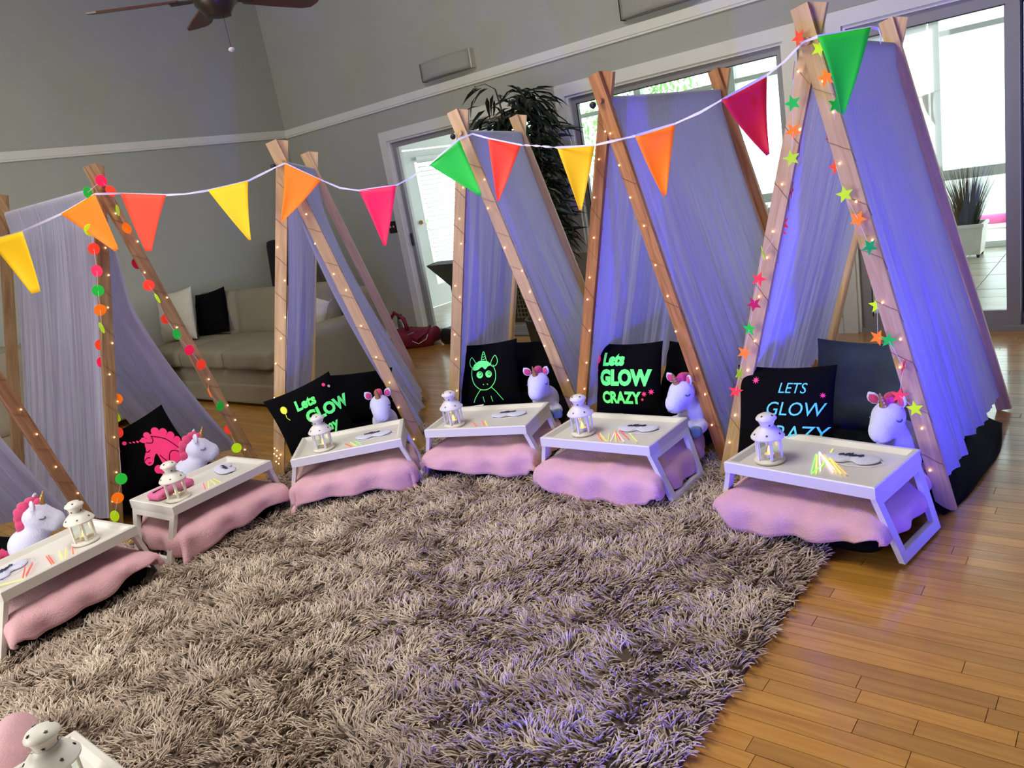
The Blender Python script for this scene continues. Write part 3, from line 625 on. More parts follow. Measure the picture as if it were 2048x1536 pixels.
for i in range(7):
    x, y, a = tray_frame(i); sh = shear(i); rg = np.random.default_rng(200 + i); rings = []
    l0, l1 = -.20, LEN[i]
    for s_ in np.linspace(0, 1, 44):
        l = l0 + (l1 - l0) * s_; e = min(l - l0, l1 - l); end = 1 - max(0, 1 - e / .06) ** 2.5 if e < .06 else 1.0; end = max(end, .12)
        hw_ = HWM * (1 + (.12 if i == 5 else .03) * min(1, max(0, (l - .1) / .3))) * (.93 + .07 * end); ring = []
        for q in range(28):
            th = 2 * PI * q / 28; c, s2 = math.cos(th), math.sin(th); p_ = .38
            rx = math.copysign(abs(c) ** p_, c) * hw_; rz = math.copysign(abs(s2) ** .55, s2) * THM / 2 * end
            n_ = mnoise.noise(Vector((rx * 5, l * 5, i * 3.1))) * .010
            ring.append((sh(l) + rx + n_, l, max(THM / 2 + rz + (n_ if s2 > 0 else 0), .0)))
        rings.append(ring)
    o = loft(MB(), rings).build('floor_mattress', M['black_cloth'], None, 'all', (x, y, .012), (0, 0, a))
    tag(o, 'low black floor mattress ' + WHERE[i], 'mattress', 'floor mattresses in the tents')
    # pink blanket
    fdrop = [.06, .10, .115, .085, .105, .08, .08][i]; sdrop = [.06, .09, .1, .08, .09, .05, .06][i]; l2 = .26; l3 = [.34, .34, .34, .3, .36, .38, .3][i]
    def bl(u, v):
        hw_ = HWM + .006; T_ = hw_ + sdrop; q = (u * 2 - 1) * T_ * (1 + .03 * math.sin(v * 7 + i)); sg = math.copysign(1, q); q = abs(q)
        Lf = l3 + .2 + .012 + fdrop; s2 = v * Lf; fr_ = fdrop * (1 + .30 * math.sin(u * 5.2 + i * 1.3) + .10 * math.sin(u * 13 + i)) * (1 - .75 * max(0, abs(u * 2 - 1) - .72) / .28)
        ov = max(0, fr_ * (1 - s2 / fdrop)); ll = max(s2 - fdrop, 0)
        l = -.212 + ll - (.020 * math.tanh(ov / .02) if ov > 0 else 0)
        z = THM + .014 - max(0, ov - .006)
        o_ = max(0, q - hw_); xx = min(q, hw_) + .022 * math.tanh(o_ / .022); z -= max(0, o_ - .006)
        rim = max(0, 1 - min(ll, hw_ - min(q, hw_)) / .07); z -= .022 * rim ** 2 * (1 if ov <= 0 and o_ <= 0 else 1)
        nz = mnoise.noise(Vector((xx * sg * 6, l * 6, i * 5.7))) * .013 + mnoise.noise(Vector((xx * sg * 17, l * 15, i * 2.2))) * .005
        fl_ = .012 * math.sin(u * 24 + i) * min(1, ov / .05) + .01 * math.sin(v * 26 + i) * min(1, o_ / .05)
        return (sh(l) + sg * (xx + (fl_ if o_ > 0 else 0)), l - (fl_ if ov > 0 else 0), max(z + max(nz, -.004) + .006, .008))
    o = MB().grid(bl, 58, 54).build('fleece_blanket', M['pink'], None, 'all', (x, y, .012), (0, 0, a), fix=False)
    s_ = o.modifiers.new('thick', 'SOLIDIFY'); s_.thickness = .012; s_.offset = 1
    tag(o, 'pink fleece blanket on the black mattress ' + WHERE[i], 'blanket', 'pink fleece blankets')
# loose black sheet spilling from under the blue canopy
o = tag(MB().grid(lambda u, v: (.30 + .12 * v + .05 * math.sin(u * PI) + .004 * math.sin(u * 11), -.05 + u * 1.0, .10 * (1 - v) ** 1.6 * (1 - .45 * u) + .012 + .005 * math.sin(u * 13 + v * 3)), 40, 12).build('black_sheet', M['black_cloth'], None, 'all', (TENTS[5][0], TENTS[5][1], 0), (0, 0, math.radians(-3)), fix=False), 'black bed sheet spilling onto the floor from under the blue-lit canopy', 'sheet')
s_ = o.modifiers.new('thick', 'SOLIDIFY'); s_.thickness = .008; s_.offset = 1
# rolled pink throw beside the foreground tray
o = MB().tube([(-.30, .15, .06), (-.22, .11, .075), (-.05, .03, .095), (.08, -.04, .10), (.14, -.10, .09)], [.02, .06, .075, .075, .04], 18).build('pink_throw', M['pink'], None, 'all', (-2.45, .37, .012)); tag(o, 'rolled pink fleece throw beside the foreground lantern', 'throw')

# ------------------------------------------------------------------ cushions
def pillow_t(x, z, a, b, T):
    u, v = min(1, abs(x) / a), min(1, abs(z) / b); return T * max(0, (1 - u ** 3.2)) ** .62 * max(0, (1 - v ** 3.2)) ** .62
def pillow_mesh(name, a, b, T, m, seed=0, wr=.004):
    n = 30; mb = MB(); V = []; F = []; g = np.sin(np.linspace(-PI / 2, PI / 2, n))
    pin = lambda x, z: (x * (1 - .055 * (1 - abs(x / a)) * 0 - .07 * (1 - (z / b) ** 2) * abs(x / a)), z * (1 - .07 * (1 - (x / a) ** 2) * abs(z / b)))
    for sd in (-1, 1):
        for i in range(n):
            for j in range(n):
                x, z = g[i] * a, g[j] * b; t_ = pillow_t(x, z, a, b, T); X, Z = pin(x, z)
                w_ = wr * mnoise.noise(Vector((X * 16, Z * 16, seed * 3.3 + sd))) * min(1, t_ / (T * .3))
                V.append((X, sd * (t_ + w_ + .0015), Z + b))
    for sd in (0, 1):
        o_ = sd * n * n
        for i in range(n - 1):
            for j in range(n - 1):
                q = (o_ + i * n + j, o_ + (i + 1) * n + j, o_ + (i + 1) * n + j + 1, o_ + i * n + j + 1); F.append(q if sd == 0 else q[::-1])
    per = [i * n for i in range(n)] + [(n - 1) * n + j for j in range(1, n)] + [i * n + n - 1 for i in range(n - 2, -1, -1)] + [j for j in range(n - 2, 0, -1)]
    for k in range(len(per)): p, q = per[k], per[(k + 1) % len(per)]; F.append((p, q, q + n * n, p + n * n))
    return mb.add(V, F).mesh(name, m, 'all')
PA, PB, PT = .205, .195, .062
def surf(x, z, off=.0035): return -(pillow_t(x, z - PB, PA, PB, PT) + .0015 + off)
def on_pillow(o_par, name, tris_v, faces, m):       # flat print laid on the cushion front
    me = bpy.data.meshes.new(name); me.from_pydata([(x, surf(x, z), z) for x, z in tris_v], [], faces); me.materials.append(m)
    bm = bmesh.new(); bm.from_mesh(me)
    for _ in range(2):
        ed = [e for e in bm.edges if e.calc_length() > .02]
        if ed: bmesh.ops.subdivide_edges(bm, edges=ed, cuts=1); bmesh.ops.triangulate(bm, faces=bm.faces[:])
    for v in bm.verts: v.co.y = surf(v.co.x, v.co.z)
    for f in bm.faces:
        f.normal_update()
        if f.normal.y > 0: f.normal_flip()
    bm.to_mesh(me); bm.free()
    return place(me, name, o_par)
def text_shape(s, size, bold=0.0, shear_=0.0, sx=1.0):
    cu = bpy.data.curves.new('lettering', 'FONT'); cu.body = s; cu.size = size; cu.offset = bold; cu.shear = shear_; cu.align_x = 'LEFT'; cu.resolution_u = 3
    o = bpy.data.objects.new('lettering', cu); COL.objects.link(o)
    dg = bpy.context.evaluated_depsgraph_get(); me = bpy.data.meshes.new_from_object(o.evaluated_get(dg)); bpy.data.objects.remove(o)
    V = [(v.co.x * sx, v.co.y) for v in me.vertices]; F = [tuple(p.vertices) for p in me.polygons]; bpy.data.meshes.remove(me); return V, F
def letter(par, s, size, x, z, m, bold=0.0, shear_=0.0, sx=1.0, rot=0.0, name='lettering'):
    V, F = text_shape(s, size, bold, shear_, sx); c, s_ = math.cos(rot), math.sin(rot)
    return on_pillow(par, name, [(x + c * a - s_ * b, z + s_ * a + c * b) for a, b in V], F, m)
def stroke(par, pts, wd, m, name='line_art', closed=False):
    P = np.array(pts, float); 
    Q = []
    k = len(P); 
    for i in range(k if closed else k - 1):
        p0, p1, p2, p3 = P[(i - 1) % k if closed else max(i - 1, 0)], P[i], P[(i + 1) % k], P[(i + 2) % k if closed else min(i + 2, k - 1)]
        for t_ in np.linspace(0, 1, 7)[:-1]: Q.append(.5 * ((2 * p1) + (-p0 + p2) * t_ + (2 * p0 - 5 * p1 + 4 * p2 - p3) * t_ ** 2 + (-p0 + 3 * p1 - 3 * p2 + p3) * t_ ** 3))
    if not closed: Q.append(P[-1])
    Q = np.array(Q); T_ = (np.roll(Q, -1, 0) - np.roll(Q, 1, 0)) if closed else np.gradient(Q, axis=0); T_ /= np.linalg.norm(T_, axis=1)[:, None] + 1e-9
    nrm = np.stack([-T_[:, 1], T_[:, 0]], 1) * wd / 2; V = np.concatenate([Q + nrm, Q - nrm]); n = len(Q)
    F = [(i, (i + 1) % n, (i + 1) % n + n, i + n) for i in range(n if closed else n - 1)]
    return on_pillow(par, name, V.tolist(), F, m)
def blob(par, pts, m, name='print_shape', off=0.0):
    P = np.array(pts, float); Q = []; k = len(P)
    for i in range(k):
        p0, p1, p2, p3 = P[(i - 1) % k], P[i], P[(i + 1) % k], P[(i + 2) % k]
        for t_ in np.linspace(0, 1, 5)[:-1]: Q.append(.5 * ((2 * p1) + (-p0 + p2) * t_ + (2 * p0 - 5 * p1 + 4 * p2 - p3) * t_ ** 2 + (-p0 + 3 * p1 - 3 * p2 + p3) * t_ ** 3))
    bm = bmesh.new(); vs_ = [bm.verts.new((q[0], 0, q[1])) for q in Q]; bm.faces.new(vs_); bmesh.ops.triangulate(bm, faces=bm.faces[:])
    V = [(v.co.x, v.co.z) for v in bm.verts]; bm.verts.index_update(); F = [tuple(v.index for v in f.verts) for f in bm.faces]; bm.free()
    return on_pillow(par, name, V, F, m)
def circ(cx, cz, rx, rz=None, n=14): rz = rz or rx; return [(cx + rx * math.cos(2 * PI * k / n), cz + rz * math.sin(2 * PI * k / n)) for k in range(n)]
PIL = pillow_mesh('cushion_cover', PA, PB, PT, M['black_cloth'])
def tent_pt(i, lx, ly): x, y, a = TENTS[i][:3]; a = math.radians(a); return x + math.cos(a) * lx - math.sin(a) * ly, y + math.sin(a) * lx + math.cos(a) * ly
def glow_cushion(i, lx, ly, yaw_, roll, lean, label, z=.163):
    X, Y = tent_pt(i, lx, ly); t = thing('glow_cushion', label, 'cushion', (X, Y, z), group='black cushions with glowing prints', rot=(-lean, roll, math.radians(TENTS[i][2]) + yaw_))
    place(PIL, 'cushion_cover', t); return t
G, TE, PK, YE = M['ink_green'], M['ink_teal'], M['ink_pink'], M['ink_yellow']
c5 = glow_cushion(5, -.165, -.065, .02, -.02, .30, 'black cushion with thin teal capital letters reading LETS GLOW CRAZY')
letter(c5, 'LETS', .060, -.01, .275, TE, .0, .25, .92); letter(c5, 'GLOW', .078, -.062, .185, TE, .0, .25, .95); letter(c5, 'CRAZY', .086, -.085, .085, TE, .0, .25, .95)
for (sx_, sz_, r_) in ((-.105, .325, .017), (.165, .268, .012), (.07, .062, .01)):
    on_pillow(c5, 'burst_print', [(sx_ + a, sz_ + b) for a, b in star_pts(r_, r_ * .38, 8)] + [(sx_, sz_)], [(k, (k + 1) % 16, 16) for k in range(16)], PK)
c4 = glow_cushion(4, -.155, .085, .03, -.03, .30, 'black cushion with fat green letters reading Lets GLOW CRAZY')
letter(c4, 'Lets', .088, -.125, .268, G, .005, .12, .92); letter(c4, 'GLOW', .108, -.14, .165, G, .0065, .0, .90); letter(c4, 'CRAZY', .082, -.125, .07, G, .004, .0, .88)
blob(c4, circ(-.162, .30, .018, .024), PK, 'balloon_print'); stroke(c4, [(-.162, .275), (-.167, .255), (-.16, .235)], .003, PK, 'balloon_string')
for (sx_, sz_, r_) in ((.13, .118, .015), (.165, .13, .016), (.12, .09, .009)): on_pillow(c4, 'splash_print', [(sx_ + a, sz_ + b) for a, b in star_pts(r_, r_ * .45, 7)] + [(sx_, sz_)], [(k, (k + 1) % 14, 14) for k in range(14)], PK)
c3 = glow_cushion(3, -.165, .10, -.06, -.02, .28, 'black cushion with a green line drawing of a small unicorn')
stroke(c3, [(-.075, .235), (-.082, .19), (-.07, .14), (-.035, .105), (.005, .10), (.04, .115), (.068, .15), (.075, .20), (.062, .245)], .0042, G)
for s_, cx_ in ((-1, -.068), (1, .072)): stroke(c3, [(cx_ - .012 * s_, .235), (cx_ + .014 * s_, .245), (cx_ + .02 * s_, .275), (cx_ + .006 * s_, .30), (cx_ - .016 * s_, .272), (cx_ - .022 * s_, .25)], .004, G, closed=True)
blob(c3, [(-.07, .225), (-.06, .255), (-.02, .275), (.03, .268), (.05, .245), (.03, .238), (.01, .222), (-.01, .238), (-.04, .222)], G, 'forelock_print')
stroke(c3, [(-.012, .272), (.004, .33), (.024, .27)], .004, G, 'horn_print')
for k in range(3): stroke(c3, [(-.008 + .004 * k, .284 + .014 * k), (.004, .282 + .014 * k), (.02 - .005 * k, .288 + .014 * k)], .003, G, 'horn_print')
for cx_ in (-.028, .030): blob(c3, circ(cx_, .192, .021), G, 'eye_print'); stroke(c3, circ(cx_ + .004, .198, .0085), .004, M['black_cloth'], 'pupil_print', closed=True)
stroke(c3, [(-.03, .105), (-.055, .08), (-.08, .05), (-.095, .028)], .004, G); stroke(c3, [(.04, .112), (.065, .085), (.085, .055), (.10, .03)], .004, G)
stroke(c3, [(-.025, .06), (-.024, .025)], .004, G); stroke(c3, [(.028, .06), (.03, .025)], .004, G)
for cx_ in (-.012, .014): stroke(c3, [(cx_, .136), (cx_ + .003, .131), (cx_ + .006, .130)], .004, G, 'nostril_print')
c2 = glow_cushion(2, -.10, -.085, .48, -.16, .22, 'black cushion with green letters reading Lets GLOW and a yellow balloon')
letter(c2, 'Lets', .078, -.075, .262, G, .0035, .12, .92); letter(c2, 'GLOW', .092, -.045, .172, G, .0048, 0, .95); letter(c2, 'its my', .078, -.07, .085, G, .003, .1, .92); letter(c2, 'B', .07, -.065, .025, G, .003, .1, .92)
blob(c2, circ(-.135, .30, .017, .022), YE, 'balloon_print'); stroke(c2, [(-.135, .277), (-.138, .255), (-.128, .235)], .003, YE, 'balloon_string')
blob(c2, circ(.13, .335, .010), PK, 'confetti_print'); blob(c2, circ(.155, .315, .008), M['throw_white'], 'confetti_print')
c1 = glow_cushion(1, -.07, .06, -.12, -.20, .32, 'black cushion with a pink unicorn head in profile')
tf = lambda P_: [(.76 * a + .030, .80 * (b - .17) + .185) for a, b in P_]
blob(c1, tf([(-.035, .262), (-.06, .235), (-.075, .20), (-.11, .165), (-.128, .135), (-.118, .10), (-.085, .098), (-.055, .13), (-.03, .145), (-.015, .12), (-.02, .09), (-.03, .04), (.05, .02), (.11, .03), (.145, .09), (.15, .15), (.125, .20), (.095, .24), (.05, .27), (.01, .28)]), PK, 'unicorn_print')
for (bx, bz, br) in ((.055, .283, .028), (.10, .25, .028), (.135, .205, .027), (.158, .155, .026), (.165, .105, .024), (-.01, .288, .022), (-.048, .268, .02), (-.075, .045, .03), (-.05, .02, .028)): blob(c1, tf(circ(bx, bz, br)), PK, 'mane_print')
for k in range(4): stroke(c1, tf([(-.062 - .022 * k, .262 + .010 * k), (-.070 - .022 * k, .280 + .008 * k)]), .010 - .0015 * k, PK, 'horn_print')
blob(c1, tf(circ(-.165, .315, .014)), PK, 'horn_print')
for pts in ([(-.085, .195), (-.07, .183), (-.05, .19)], [(-.045, .245), (-.015, .225), (.005, .235), (.012, .27)], [(.012, .265), (.05, .235), (.085, .20), (.11, .15), (.13, .10)], [(-.125, .142), (-.10, .152), (-.08, .142)], [(-.015, .125), (-.005, .09), (.01, .05)], [(.02, .06), (.05, .10), (.085, .105), (.12, .07)], [(-.112, .118), (-.095, .112)]):
    o = stroke(c1, tf(pts), .0042, M['black_cloth'], 'print_outline')
    for v in o.data.vertices: v.co.y -= .002
BIGP = pillow_mesh('sleeping_pillow', .225, .20, .075, M['dark_cloth'], 4, .010); BIGN = pillow_mesh('sleeping_pillow', .21, .17, .085, M['black_cloth'], 9, .010)
DK = [('charcoal green sleeping pillow behind the plush ', 5, .04, .27, -.0, BIGP, .35), ('black sleeping pillow behind the plush ', 4, .10, .30, 0, BIGN, .55), ('black sleeping pillow behind the plush ', 3, .06, .28, 0, BIGN, .5), ('black sleeping pillow behind the plush ', 2, .08, .24, -.1, BIGN, .5)]
for lb, i, lx, ly, yw, me_, ln_ in DK:
    X, Y = tent_pt(i, lx, ly); tag(place(me_, 'sleeping_pillow', None, (X, Y, .168), (-ln_, .04, math.radians(TENTS[i][2]) + yw)), lb + WHERE[i], 'pillow', 'dark pillows in the tents')

# ------------------------------------------------------------------ bed trays, lanterns, tealights
W_, D_, ZT = .57, .37, .275
tp = MB().bb((-W_ / 2 + .02, -D_ / 2 + .02, .240), (W_ / 2 - .02, D_ / 2 - .02, .258)).mesh('tray_panel', M['white_paint'])
rm = MB()
def rim_bar(p0, p1, inward):
    p0, p1, n = np.array(p0, float), np.array(p1, float), np.array(inward, float); V = []
    for p in (p0, p1):
        s_ = 1 if p is p0 else -1; tdir = (p1 - p0) / np.linalg.norm(p1 - p0)
        for off, z in ((0, .232), (0, .272), (.004, .276), (.018, .276), (.032, .258), (.032, .232)): V.append(p + n * off + tdir * s_ * off + np.array([0, 0, z]))
    F = [(k, (k + 1) % 6, (k + 1) % 6 + 6, k + 6) for k in range(6)] + [tuple(range(6)), tuple(range(11, 5, -1))]
    rm.add(V, F)
a_, b_ = W_ / 2, D_ / 2
rim_bar((-a_, -b_, 0), (a_, -b_, 0), (0, 1, 0)); rim_bar((a_, -b_, 0), (a_, b_, 0), (-1, 0, 0)); rim_bar((a_, b_, 0), (-a_, b_, 0), (0, -1, 0)); rim_bar((-a_, b_, 0), (-a_, -b_, 0), (1, 0, 0))
rim_me = rm.mesh('tray_rim', M['white_paint'])
def leg_frame(sd):
    mb = MB(); x0, x1 = sd * (a_ - .012), sd * (a_ + .062); zt, zb = .236, .0
    L = math.hypot(x1 - x0, zt - zb); ax = math.atan2(x1 - x0, zt - zb); hb = b_ - .004; wd = .034; th = .020
    out = [(-hb, zt), (hb, zt), (hb - .028, zb), (-hb + .028, zb)]; inn = [(-hb + .040, zt - .030), (hb - .040, zt - .030), (hb - .062, zb + wd), (-hb + .062, zb + wd)]
    V = []
    for pts in (out, inn):
        for off in (-th / 2, th / 2):
            for (yy, zz) in pts: q = (zt - zz) / (zt - zb); V.append((x0 + (x1 - x0) * q + off, yy, zz))
    F = []
    for k in range(4):
        n_ = (k + 1) % 4
        F += [(k, n_, 8 + n_, 8 + k), (4 + k, 12 + k, 12 + n_, 4 + n_), (k, 4 + k, 4 + n_, n_), (8 + k, 8 + n_, 12 + n_, 12 + k)]
    return mb.add(V, F).mesh('leg_frame', M['white_paint'])
lf = {s_: leg_frame(s_) for s_ in (-1, 1)}
TRL = ['beside the white plush of the reddish-pole tent', 'in front of the dot garland tent, holding a pink pouch', 'in front of the tent before the sofa', 'in front of the tent before the potted tree', 'in front of the orange-brown pole tent', 'with lit glow sticks, in front of the star garland tent', 'carrying only a lantern, with no tent in view']
def on_tray(i, lx, ly): x, y, a = tray_frame(i); return x + math.cos(a) * lx - math.sin(a) * ly, y + math.sin(a) * lx + math.cos(a) * ly
for i in range(7):
    x, y, a = tray_frame(i); t = thing('bed_tray', 'white folding bed tray ' + TRL[i], 'tray', (x, y, .012 if i != 5 else .012), a, 'white bed trays')
    place(tp, 'tray_panel', t); place(rim_me, 'tray_rim', t); place(lf[-1], 'leg_frame', t); place(lf[1], 'leg_frame', t)
ZTOP = .012 + .2585
def make_lantern():
    t = thing('lantern', 'x', 'lantern')
    MB().lathe([(.050, 0), (.056, .003), (.057, .009), (.053, .013), (.049, .015)], 28).build('base', M['lantern'], t, smooth=True)
    R1 = .0475
    for k in range(6):
        an = PI / 6 + k * PI / 3; c, s_ = math.cos(an), math.sin(an)
        MB().box((0, 0, 0), (.006, .0075, .084), None).build('post', M['lantern'], t, loc=(R1 * c, R1 * s_, .056), rot=(0, 0, an))
        an2 = an + PI / 6; ap = R1 * math.cos(PI / 6)
        fr_ = MB(); wd = R1 - .007
        fr_.box((0, 0, .041), (.003, wd, .005)).box((0, 0, -.0405), (.003, wd, .005)).box((0, wd / 2 - .001, 0), (.003, .002, .082)).box((0, -wd / 2 + .001, 0), (.003, .002, .082))
        p_ = fr_.build('pane_frame', M['lantern'], t, loc=(ap * math.cos(an2), ap * math.sin(an2), .056), rot=(0, 0, an2))
        MB().box((0, 0, 0), (.0012, wd, .078)).build('pane', M['glass'], p_)
    MB().lathe([(.050, .097), (.061, .098), (.062, .103), (.056, .112), (.046, .124), (.036, .133), (.029, .138), (.027, .142)], 32).build('roof', M['lantern'], t, smooth=True)
    kb = MB().lathe([(.024, .140), (.026, .150), (.031, .163), (.038, .170), (.038, .174), (.031, .183), (.018, .190), (.006, .192)], 28).build('chimney_cap', M['lantern'], t, smooth=True)
    hs = MB().prism(star_pts(.0048, .0022), -.0009, .0009).mesh('vent_hole', M['black'])
    for k in range(6):
        an = k * PI / 3 + .3; r_, z_ = .0515, .1185; place(hs, 'vent_hole', t, (r_ * math.cos(an), r_ * math.sin(an), z_), (-math.radians(48), 0, an + PI / 2))
    for k in range(4):
        an = k * PI / 2 + .2; place(hs, 'vent_hole', kb, (.0262 * math.cos(an), .0262 * math.sin(an), .1495), (math.radians(12), 0, an + PI / 2)); place(hs, 'vent_hole', kb, (.027 * math.cos(an + .6), .027 * math.sin(an + .6), .1862), (-math.radians(58), 0, an + .6 + PI / 2))
    MB().tube([(.037 * math.cos(q), 0, .158 + .03 * math.sin(q)) for q in np.linspace(-.35, -PI + .35, 13)], .0011, 6).build('wire_handle', M['lantern'], t, rot=(0, 0, .5))
    return t
def make_tealight():
    t = thing('tealight', 'x', 'candle')
    MB().lathe([(.0175, 0), (.019, .002), (.019, .014), (.0175, .0155), (.012, .0145)], 18).build('cup', M['wax'], t, smooth=True)
    MB().lathe([(.0015, 0), (.0055, .006), (.0065, .011), (.0045, .019), (.0018, .027), (.0004, .032)], 12).build('flame', M['flame'], t, loc=(0, 0, .0145), smooth=True)
    d = bpy.data.lights.new('flame_light', 'POINT'); d.energy = .05; d.color = (1, .62, .25); d.shadow_soft_size = .006
    o = bpy.data.objects.new('flame_light', d); COL.objects.link(o); o.location = (0, 0, .035); o.parent = t
    return t
LAN = [(.131, -.045), (-.183, -.070), (-.13, -.055), (-.155, -.085), (-.125, -.061), (-.155, -.076), (.065, -.070)]
LNL = ['on the tray beside the reddish-pole tent', 'on the tray with the pink pouch', 'on the tray in front of the sofa tent', 'on the tray in front of the potted tree tent', 'on the tray in front of the orange-brown poles', 'on the tray with the lit glow sticks', 'on the tray that has no tent in view']
lan0 = make_lantern(); tea0 = make_tealight()
for i in range(7):
    X, Y = on_tray(i, *LAN[i]); o = lan0 if i == 0 else copy_tree(lan0); q = tea0 if i == 0 else copy_tree(tea0); rz = [.3, 1.2, .1, .4, .2, .55, .9][i]
    o.location = (X, Y, ZTOP); o.rotation_euler = (0, 0, rz); tag(o, 'cream metal lantern with starry roof ' + LNL[i], 'lantern', 'cream lanterns')
    q.location = (X, Y, ZTOP + .0152); tag(q, 'lit tealight inside the lantern ' + LNL[i], 'candle', 'tealights in the lanterns')

# ------------------------------------------------------------------ glow sticks, eye masks, pouch
def stick_mesh(L, m): return MB().lathe([(.0008, -L / 2), (.0018, -L / 2 + .001), (.0023, -L / 2 + .003), (.0023, L / 2 - .010), (.0019, L / 2 - .009), (.0019, L / 2 - .003), (.001, L / 2)], 8, R=rot_y(PI / 2)).mesh('glow_stick', m, True)
CN = {'r': 'red', 'y': 'yellow', 'g': 'green', 'w': 'pale white', 'o': 'orange'}
SMESH = {}
STK = {5: [(.003, -.045, -68, 'g'), (.014, -.045, -64, 'y'), (.014, -.020, -62, 'w'), (.022, .020, -77, 'y'), (.038, -.048, -88, 'g'), (.044, -.028, -50, 'w'), (.058, -.028, -50, 'o'), (.073, -.032, -49, 'y'), (.087, -.036, -45, 'o'), (.036, -.012, -47, 'w')],
       4: [(-.006, -.103, -46, 'r'), (.004, -.094, -45, 'y'), (.036, -.102, -63, 'y'), (.046, -.081, -69, 'w'), (.071, -.095, -58, 'y'), (.058, -.058, -50, 'r'), (.087, -.082, -47, 'w'), (.083, -.046, -42, 'r'), (.147, -.075, -46, 'y')],
       3: [(-.028, -.10, -52, 'r'), (.015, -.092, -58, 'r'), (.034, -.095, -59, 'y')],
       2: [(.01, -.095, -60, 'r'), (.035, -.095, -64, 'y'), (.06, -.095, -66, 'g')],
       1: [(-.043, -.077, -119, 'r'), (-.022, -.082, -123, 'y'), (.001, -.088, -112, 'y'), (.022, -.10, -104, 'y')],
       0: [(-.036, -.055, -108, 'r'), (-.028, -.058, -108, 'r'), (.004, -.075, -113, 'y'), (.024, -.078, -120, 'y'), (.043, -.10, -117, 'r'), (-.139, -.060, -120, 'r'), (-.115, -.055, -127, 'r'), (-.195, -.125, -42, 'y')]}
for i, L_ in STK.items():
    lit = i == 5
    for k, (lx, ly, an, c) in enumerate(L_):
        ln_ = .135 if i != 5 else .18
        if (c, lit) not in SMESH: SMESH[(c, lit)] = stick_mesh(ln_, M[('lit' if lit else 'stick') + c])
        X, Y = on_tray(i, lx, ly); o = place(SMESH[(c, lit)], 'glow_stick', None, (X, Y, ZTOP + .003 + .0006 * k), (0, 0, math.radians(an + TRAYS[i][2])))
        tag(o, ('lit ' if lit else '') + CN[c] + ' glow stick lying ' + LNL[i], 'glow stick', ('lit ' if lit else '') + CN[c] + ' glow sticks ' + LNL[i])
def make_mask():
    t = thing('eye_mask', 'x', 'eye mask')
    def half(u): # lower outline and upper outline of the mask at u in -1..1
        e = math.sqrt(max(0, 1 - abs(u) ** 2.6)); return -.052 * e + .024 * math.exp(-(u / .22) ** 2), .046 * e
    def f(u, v):
        x_ = (u * 2 - 1) * .99; lo, hi = half(x_); y_ = lo + (hi - lo) * v; return (x_ * .098, y_, .004 + .010 * math.sin(PI * v) ** .7 * math.sqrt(max(0, 1 - x_ * x_)) + .003 * x_ * x_)
    o = MB().grid(f, 33, 13).build('mask_body', M['plush'], t, smooth='all', fix=False); s_ = o.modifiers.new('thick', 'SOLIDIFY'); s_.thickness = .0035
    def fz(x, y): u = x / .098; lo, hi = half(u); v = min(1, max(0, (y - lo) / max(hi - lo, 1e-4))); return .0085 + .010 * math.sin(PI * v) ** .7 * math.sqrt(max(0, 1 - u * u))
    mb = MB()
    for cx, w_, h_ in ((-.026, .012, .010), (-.016, .022, .006), (-.004, .007, .018), (.010, .020, .007), (.020, .009, .014), (-.012, .010, .015), (.004, .012, .008)):
        pts = [(cx - w_ * .6, -.004 - h_ * .4), (cx + w_ * .6, -.004 + h_ * .2), (cx + w_ * .3, -.004 + h_), (cx - w_ * .5, -.004 + h_ * .5)]
        mb.add([(a, b, fz(a, b)) for a, b in [(p_ * 1.5, q_ * 1.5) for p_, q_ in pts]], [(0, 1, 2, 3)])
    mb.build('print', M['print_ink'], t, fix=False)
    MB().tube([(-.094, .0, .006), (-.075, -.055, .003), (0, -.068, .003), (.075, -.06, .003), (.114, -.02, .003), (.094, .0, .006)], .0016, 6).build('strap', M['ribbon'], t)
    return t
MSK = {5: (.105, .05, .1), 4: (.108, .045, .15), 3: (.105, .05, .1), 2: (.125, .02, 0), 1: (.154, .035, 1.2), 0: (-.16, .045, .35)}
mk0 = make_mask()
for k, (i, (lx, ly, r_)) in enumerate(MSK.items()):
    X, Y = on_tray(i, lx, ly); o = mk0 if k == 0 else copy_tree(mk0); o.location = (X, Y, ZTOP + .001); o.rotation_euler = (0, 0, math.radians(TRAYS[i][2]) + r_)
    tag(o, 'white eye mask with dark print ' + LNL[i], 'eye mask', 'white eye masks on the trays')
X, Y = on_tray(1, -.135, .06); po = thing('pouch', 'pink zip pouch with dark doodles on the tray behind a lantern', 'pouch', (X, Y, ZTOP), math.radians(TRAYS[1][2] + 4))
MB().rbox((0, 0, .019), (.21, .10, .036), .016, 6, puff=.004).build('pouch_body', mat('pink_pouch_fabric', S(226, 110, 160), .8, var=(22, .2), bump=(90, .3)), po, smooth='all')
MB().bb((-.095, -.0015, .038), (.095, .0015, .0435)).build('zip', M['black'], po)
for k in range(5): MB().tube([(-.09 + .02 * k, -.052, .016 + .004 * (k % 2)), (-.083 + .02 * k, -.0525, .024), (-.078 + .02 * k, -.052, .017)], .0012, 5).build('doodle', M['black'], po)

